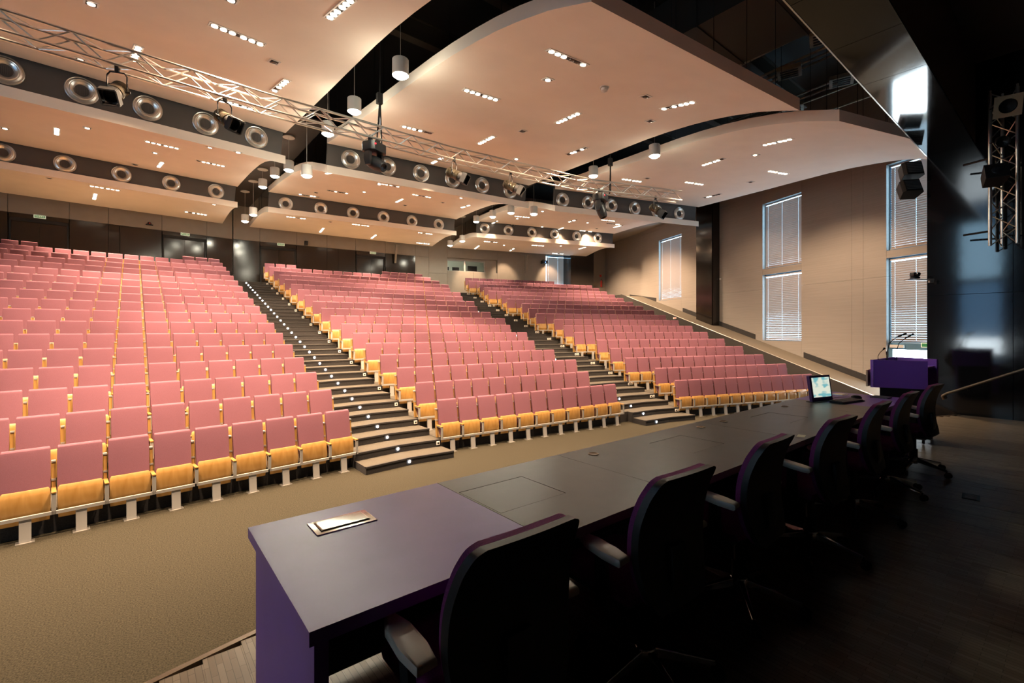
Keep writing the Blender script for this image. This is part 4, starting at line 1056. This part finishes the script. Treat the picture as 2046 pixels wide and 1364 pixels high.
for r_ in range(5):
    for c in range(15): mb.box(-.205 + c * .0275, -.183 + c * .0275, -.062 + r_ * .026, -.041 + r_ * .026, .013 + r_ * .002, .021 + r_ * .002)
ob('keys', mb.mesh('keys', mat('key_grey', (.03, .03, .032), .4)), t)
t = thing('computer_mouse', 'black computer mouse beside the keyboard on the purple top', 'mouse', T(6.78, 1.75, ZT, R(20)))
mb = MB(); mb.loft([[(x * .030 * g, y * .055 * g, z) for x, y in ((-1, -.6), (-.6, -1), (.6, -1), (1, -.6), (1, .6), (.5, 1), (-.5, 1), (-1, .6))] for z, g in ((0, .95), (.012, 1), (.026, .88), (.036, .5))]); ob('shell', mb.mesh('shell', M_shell, True), t)
mb = MB(); mb.box(-.004, .004, .015, .035, .030, .036); ob('scroll_wheel', mb.mesh('scroll_wheel', M_grey), t)
mb = MB(); mb.path([(6.78, 1.81, ZT + .01), (6.70, 1.90, ZT + .006), (6.55, 1.92, ZT + .006), (6.42, 1.90, ZT + .006)], .003, 5); tag(ob('mouse_cable', mb.mesh('mouse_cable', M_black)), 'thin black mouse cable looping behind the keyboard', 'cable')
t = thing('table_plate', 'flat silver cable plate at the far purple end by the window side', 'plate', T(7.02, 1.99, ZT))
mb = MB(); mb.box(-.11, .11, -.07, .07, 0, .004); ob('plate', mb.mesh('plate', M_steel, False, .001), t)
mb = MB(); mb.box(-.09, .09, -.05, .05, .004, .008); ob('lid', mb.mesh('lid', M_steel), t)
t = thing('control_pad', 'slim dark control pad at the corner of the far purple end', 'pad', T(7.09, 1.58, ZT))
mb = MB(); mb.box(-.09, .09, -.09, .09, 0, .014); ob('case', mb.mesh('case', mat('pad_grey', (.10, .09, .10), .35), False, .004), t)
mb = MB(); mb.box(-.075, .075, -.075, .075, .014, .016); ob('screen', mb.mesh('screen', M_shell), t)
mb = MB(); mb.box(-.05, .05, -.026, .026, 0, .002); o = ob('paper_card', mb.mesh('paper_card', mat('card_paper', (.62, .62, .45), .6)), None, T(4.03, 1.395, ZT, .2)); tag(o, 'small white card lying at the table edge between chairs', 'card')

# ---- lectern
LN = [Vector((8.35, 1.35, 0)), Vector((9.05, 1.35, 0)), Vector((9.30, 1.92, 0)), Vector((8.10, 1.92, 0))]
M_lect_lit = mat('lectern_lit_purple', (0.30, 0.125, 0.68), 0.38)  # lightened copy of the purple laminate, stands in for light missing there
lc = thing('lectern', 'purple lectern with black base and microphones at the stage edge', 'lectern', T(8.7, 1.65, ZS))
LI = T(-8.7, -1.65, -ZS)
def wallseg(mb, a, b, z0, z1, th=.03, ext=0.0):
    d = (b - a).normalized(); n = Vector((-d.y, d.x, 0)) * th; a = a - d * ext; b = b + d * ext
    mb.hexa([tuple(LI @ (p + Vector((0, 0, z)))) for z in (z0, z1) for p in (a, b, b + n, a + n)])
for nm, a, b in (('side_panel', LN[3], LN[0]), ('side_panel', LN[1], LN[2]), ('front_panel', LN[2], LN[3])):
    mb = MB(); wallseg(mb, a, b, 1.85, 2.235); ob(nm, mb.mesh(nm, M_lect_lit), lc)
mb = MB(); mb.prism([(-.33, -.26), (.33, -.26), (.55, .24), (-.55, .24)], 1.02, 1.045); ob('desk_top', mb.mesh('desk_top', M_lect_lit), lc)
mb = MB(); mb.prism([(-.30, -.27), (.30, -.27), (.46, .20), (-.46, .20)], .06, .76); ob('base', mb.mesh('base', M_black), lc)
mb = MB(); wallseg(mb, LN[2] + Vector((.02, .05, 0)), LN[3] + Vector((-.02, .05, 0)), 1.86, 2.09, .02); ob('wood_strip', mb.mesh('wood_strip', mat('pale_wood', (.45, .36, .24), .5)), lc)
for sx in (-.26, .26):
    for sy in (-.24, .15):
        mb = MB(); mb.lathe([(.001, .012), (.028, .012), (.03, 0), (.028, -.012), (.001, -.012)], 12, M=Matrix.Translation((sx, sy, .03)) @ Matrix.Rotation(R(90), 4, 'X')); mb.tube((sx, sy, .03), (sx, sy, .07), .01, 6); ob('caster', mb.mesh('caster', M_blackmetal, True), lc)
def gooseneck(label, x, y, z, pts, r=.005):
    t = thing('gooseneck_microphone', label, 'microphone', T(x, y, z), 'microphones on the lectern')
    mb = MB(); mb.lathe([(.001, .03), (.018, .028), (.024, .01), (.026, 0)], 14); ob('base', mb.mesh('base', M_blackmetal, True), t)
    mb = MB(); mb.path(pts[:-1], r, 7); ob('neck', mb.mesh('neck', M_blackmetal, True), t)
    mb = MB(); mb.tube(pts[-2], pts[-1], .010, 10, r2=.013); ob('capsule', mb.mesh('capsule', M_black, True), t)
gooseneck('long gooseneck microphone bending over the left side of the lectern', 8.42, 1.80, ZS + 1.045, [(0, 0, 0), (-.01, .0, .22), (.02, -.02, .34), (.12, -.08, .42), (.25, -.16, .47)])
gooseneck('gooseneck microphone at the black wall side of the lectern', 8.95, 1.80, ZS + 1.045, [(0, 0, 0), (-.01, .0, .22), (.02, -.02, .32), (.10, -.08, .40), (.22, -.15, .46)])
gooseneck('short thin microphone standing on the lectern corner', 8.20, 1.86, ZS + 1.10, [(0, 0, 0), (0, 0, .10), (.02, -.02, .15), (.05, -.05, .19), (.07, -.06, .21)], .004)
gooseneck('stubby upright microphone on the lectern front edge', 8.66, 1.86, ZS + 1.10, [(0, 0, 0), (0, 0, .04), (0, 0, .08), (0, 0, .10), (0, 0, .15)], .006)

# ================================================================== STAGE SIDE EQUIPMENT
# vertical triangular truss on the black wall
t = thing('vertical_truss', 'short silver triangular truss mounted upright on the black stage wall', 'truss', T(11.50, .88, 4.10, R(35)))
TRI = [(-.17, -.08), (.17, -.08), (0, .19)]; HT = 2.6
for x, y in TRI:
    mb = MB(); mb.tube((x, y, 0), (x, y, HT), .026, 10); mb.tube((x, y, HT), (x, y, HT + .05), .018, 8); ob('chord', mb.mesh('chord', M_alu, True), t)
mb = MB(); mb.tube((0, 0, 0), (0, 0, 1), .009, 6); brm = mb.mesh('brace', M_alu, True)
for a in range(3):
    p, q = TRI[a], TRI[(a + 1) % 3]
    for i in range(10):
        u0, u1 = HT * i / 10, HT * (i + 1) / 10
        A, B = (Vector((*p, u0)), Vector((*q, u1))) if i % 2 == 0 else (Vector((*q, u0)), Vector((*p, u1)))
        d = B - A; ob('brace', brm, t, Matrix.Translation(A) @ d.to_track_quat('Z', 'Y').to_matrix().to_4x4() @ Matrix.Diagonal((1, 1, d.length, 1)))
for z in (.25, 1.5):
    mb = MB(); mb.tube((.0, .19, z), (.30, .40, z), .018, 8); mb.tube((-.19, -.08, z), (.19, -.08, z), .014, 8); ob('wall_bracket', mb.mesh('wall_bracket', M_blackmetal, True), t)
MTR = T(11.50, .88, 4.10, R(35))
def par(label, z, size, framecol, yaw, pitch, off):
    t = thing('par_lamp', label, 'spotlight', T(11.5 + off[0], .88 + off[1], 4.10 + z, yaw), 'lamps on the upright truss')
    Mb = Matrix.Rotation(pitch, 4, 'X')
    mb = MB(); mb.lathe([(.001, .20), (.06, .20), (size * .7, .12), (size, 0), (size, -.10), (size * .9, -.10), (size * .85, -.04), (.001, -.02)], 20, M=Mb); ob('can', mb.mesh('can', M_blackmetal, True), t)
    if framecol is not None:
        mb = MB(); w_ = size * 1.3; i_ = size * .86
        n = 24
        ringo = [(w_ * max(-1, min(1, 1.42 * math.cos(2 * PI * k / n))), w_ * max(-1, min(1, 1.42 * math.sin(2 * PI * k / n)))) for k in range(n)]
        ringi = [(i_ * math.cos(2 * PI * k / n), i_ * math.sin(2 * PI * k / n)) for k in range(n)]
        mb.add([tuple(Mb @ Vector((x, y, -.11))) for x, y in ringo + ringi] + [tuple(Mb @ Vector((x, y, -.118))) for x, y in ringo + ringi],
               [(k, (k + 1) % n, n + (k + 1) % n, n + k) for k in range(n)] + [(2 * n + k, 2 * n + (k + 1) % n, 3 * n + (k + 1) % n, 3 * n + k) for k in range(n)] + [(k, (k + 1) % n, 2 * n + (k + 1) % n, 2 * n + k) for k in range(n)])
        ob('gel_frame', mb.mesh('gel_frame', framecol), t)
    mb = MB(); mb.path([(-size - .03, 0, 0), (-size - .03, .16, .05), (size + .03, .16, .05), (size + .03, 0, 0)], .010, 6); ob('yoke', mb.mesh('yoke', M_blackmetal), t)
par('lamp with cream square gel frame at the top of the upright truss', 2.26, .13, mat('cream_card', (.55, .47, .33), .6), R(-75), R(-68), (-.30, -.05))
par('small black lamp below the cream framed lamp on the upright truss', 1.70, .09, None, R(-75), R(-68), (-.27, .0))
t = thing('box_lamp', 'black box-shaped stage lamp clamped low on the upright truss', 'stage light', T(11.18, .98, 5.22, R(-70)))
Mb = Matrix.Rotation(R(-25), 4, 'X')
mb = MB(); mb.loft([[tuple(Mb @ Vector(p)) for p in ((-.15, -.19, -.16), (.15, -.19, -.16), (.15, -.19, .12), (-.15, -.19, .12))], [tuple(Mb @ Vector(p)) for p in ((-.12, .12, -.12), (.12, .12, -.12), (.12, .12, .10), (-.12, .12, .10))]]); ob('housing', mb.mesh('housing', M_black, False, .01), t)
mb = MB(); mb.lathe([(.07, .0), (.06, .008), (.001, .012)], 16, M=Mb @ Matrix.Translation((0, -.192, -.02)) @ Matrix.Rotation(R(90), 4, 'X')); ob('lens', mb.mesh('lens', mat('dark_lens', (.02, .022, .03), .05), True), t)
# two loudspeakers on the wall edge
for i, (z, tilt) in enumerate(((5.70, -18), (5.36, -26))):
    t = thing('loudspeaker', 'black box loudspeaker on the black wall edge, %s of the pair' % ('upper' if i == 0 else 'lower'), 'loudspeaker', T(11.60, 2.13 + .02 * i, z, R(-50)) @ Matrix.Scale(.8, 4), 'paired loudspeakers at the wall edge')
    Mb = Matrix.Rotation(R(tilt), 4, 'X')
    mb = MB(); mb.prism([(-.22, -.10), (-.17, -.17), (.17, -.17), (.22, -.10), (.16, .16), (-.16, .16)], -.17, .17, 0, Mb); ob('cabinet', mb.mesh('cabinet', M_blackmetal, False, .012), t)
    mb = MB(); mb.prism([(-.16, -.176), (.16, -.176), (.16, -.170), (-.16, -.170)], -.15, .15, 0, Mb)
    for q in range(6): mb.box(-.15, .15, -.182, -.176, -.13 + q * .045, -.105 + q * .045, 1, Mb)
    ob('grille', mb.mesh('grille', [M_black, mat('speaker_grey', (.12, .13, .14), .4)]), t)
    mb = MB(); mb.path([(0, .15, 0), (.10, .28, .02), (.24, .34, .04)], .022, 8); ob('wall_bracket', mb.mesh('wall_bracket', M_blackmetal), t)
# video camera on a bracket
t = thing('video_camera', 'small dome video camera on a bracket at the black wall edge', 'camera', T(11.42, 2.03, 3.62, R(-40)))
mb = MB(); mb.box(-.17, .30, -.05, .05, -.03, -.012); mb.box(.26, .34, -.02, .02, -.07, .0); ob('bracket', mb.mesh('bracket', M_grey), t)
mb = MB(); mb.lathe([(.001, .0), (.075, .0), (.075, .035), (.05, .045)], 18); mb.box(-.06, .06, -.05, .05, .045, .12); ob('body', mb.mesh('body', M_shell, True, .012), t)
mb = MB(); mb.lathe([(.035, 0), (.033, .04), (.028, .045), (.001, .042)], 14, M=Matrix.Translation((0, -.05, .083)) @ Matrix.Rotation(R(90), 4, 'X')); ob('lens', mb.mesh('lens', mat('dark_lens', (.02, .022, .03), .05), True), t)
# handrail on the black wall
t = thing('handrail', 'sloping metal handrail on the black stage side wall', 'handrail', None)
mb = MB(); mb.path([(11.80, 1.68, 1.36), (11.78, 1.70, 1.42), (11.76, 1.64, 1.475), (11.74, -.3, 2.50)], .022, 10); ob('rail', mb.mesh('rail', mat('rail_bronze', (.30, .25, .19), .35, metal=.8), True), t)
for y in (1.35, .55, -.2):
    z = 1.475 + (1.64 - y) * .528
    mb = MB(); mb.path([(11.75, y, z - .02), (11.80, y, z - .08), (11.90, y, z - .08)], .010, 6); ob('rail_bracket', mb.mesh('rail_bracket', M_blackmetal), t)
# floor box in the stage floor
t = thing('floor_box', 'small dark floor socket plate set in the stage boards', 'floor box', T(6.09, .68, ZS, .1))
mb = MB(); mb.box(-.10, .10, -.06, .06, 0, .006); ob('plate', mb.mesh('plate', M_blackmetal, False, .002), t)
mb = MB()
for q in range(5): mb.box(-.07 + q * .03, -.055 + q * .03, -.04, .04, .006, .008)
ob('grille', mb.mesh('grille', M_grey), t)

# ================================================================== REAR WALL DETAILS
t = thing('dome_camera', 'small dark surveillance camera on the upper rear wall over the left block', 'camera', FM(-H2, 2.11, RB - .02, 7.86))
mb = MB(); mb.box(-.14, .14, -.16, .0, -.03, .0); ob('bracket', mb.mesh('bracket', M_black), t)
mb = MB(); mb.lathe([(.08, .0), (.08, .06), (.06, .10), (.001, .115)], 16, M=T(0, -.08, 0)); ob('body', mb.mesh('body', M_shell, True), t)
mb = MB(); mb.lathe([(.035, 0), (.03, .02), (.001, .018)], 12, M=Matrix.Translation((0, -.155, .05)) @ Matrix.Rotation(R(90), 4, 'X')); ob('lens', mb.mesh('lens', M_red, True), t)
t = thing('wall_speaker', 'small black wall speaker above the dark panels over the middle block', 'loudspeaker', FM(H2, -2.04, RB - .02, 7.80))
mb = MB(); mb.box(-.09, .09, -.16, -.02, -.12, .12); ob('cabinet', mb.mesh('cabinet', M_blackmetal, False, .012), t)
mb = MB(); mb.box(-.03, .03, -.02, .03, -.03, .03); ob('bracket', mb.mesh('bracket', M_blackmetal), t)
def wallrack(label, sec, s, z0, z1):
    t = thing('column_speaker', label, 'loudspeaker', FM(sec, s, RB - .05, 0), 'column speakers on the rear wall')
    mb = MB(); mb.hexa([(-.06, -.16, z0), (.06, -.16, z0), (.06, -.08, z0), (-.06, -.08, z0), (-.06, -.42, z1), (.06, -.42, z1), (.06, -.32, z1), (-.06, -.32, z1)]); ob('cabinet', mb.mesh('cabinet', mat('greige_metal', (.28, .25, .21), .4), False, .01), t)
    mb = MB(); mb.tube((0, -.35, z1 - .05), (-.35, .04, z1 + .05), .010, 6); mb.tube((0, -.35, z1 - .05), (.35, .04, z1 + .05), .010, 6); mb.tube((0, -.12, z0 + .1), (0, .04, z0 + .1), .015, 6); ob('stay', mb.mesh('stay', M_grey), t)
wallrack('slim greige column speaker leaning from the dark wall over the fourth door', H2, 3.34, 7.05, 8.2)
wallrack('slim greige column speaker between the two lit wall patches', 3 * H2, 1.40, 6.9, 8.2)
t = thing('projector', 'small dark projector with a blue light on the rear wall beside the blind', 'projector', FM(3 * H2, 2.86, RB - .05, 7.75))
mb = MB(); mb.box(-.22, .22, -.40, -.05, -.12, .12); ob('housing', mb.mesh('housing', M_shell, False, .02), t)
mb = MB(); mb.lathe([(.03, 0), (.001, .004)], 12, M=Matrix.Translation((.02, -.402, -.02)) @ Matrix.Rotation(R(90), 4, 'X')); ob('blue_light', mb.mesh('blue_light', mat('blue_led', (.1, .2, 1), .5, emit=((.1, .25, 1), 5))), t)
mb = MB(); mb.tube((0, -.2, .12), (0, .02, .25), .02, 8); ob('bracket', mb.mesh('bracket', M_blackmetal), t)
t = thing('fire_extinguisher', 'red fire extinguisher on the rear wall in the far corner', 'extinguisher', FM(3 * H2, 7.95, RB - .09, 6.10))
mb = MB(); mb.lathe([(.001, 0), (.075, 0), (.08, .02), (.08, .42), (.05, .48), (.025, .50), (.025, .54), (.001, .54)], 18); ob('cylinder', mb.mesh('cylinder', M_red, True), t)
mb = MB(); mb.box(-.02, .02, -.08, .03, .54, .57); mb.path([(.03, -.02, .54), (.09, -.05, .45), (.09, -.05, .2)], .012, 6); ob('handle', mb.mesh('handle', M_black), t)
mb = MB(); mb.box(-.09, .09, -.006, .006, -.09, .09); o = ob('fire_sign', mb.mesh('fire_sign', M_red), None, FM(3 * H2, 7.94, RB - .01, 6.98)); tag(o, 'small red fire sign on the rear wall above the extinguisher', 'sign')
mb = MB(); mb.box(-.14, .14, -.02, .02, -.05, .05); mb.box(-.02, .10, -.026, -.02, -.025, .025, 1)
o = ob('ramp_sign', mb.mesh('ramp_sign', [M_white, M_red]), None, WR @ T(11.2, -1.62, ramp_z(11.2) - .02) @ Matrix.Rotation(R(0), 4, 'Z')); tag(o, 'small white and red sign on the ramp kerb near the black pilaster', 'sign')
t = thing('exit_sign', 'green exit sign above the glass door behind the lectern', 'sign', WR @ T(22.6, -.04, 2.16), None)
mb = MB(); mb.box(-.2, .2, -.03, .02, -.08, .08); ob('case', mb.mesh('case', M_signw), t)
mb = MB(); mb.box(-.17, .17, -.036, -.03, -.055, .055); ob('face', mb.mesh('face', M_green), t)
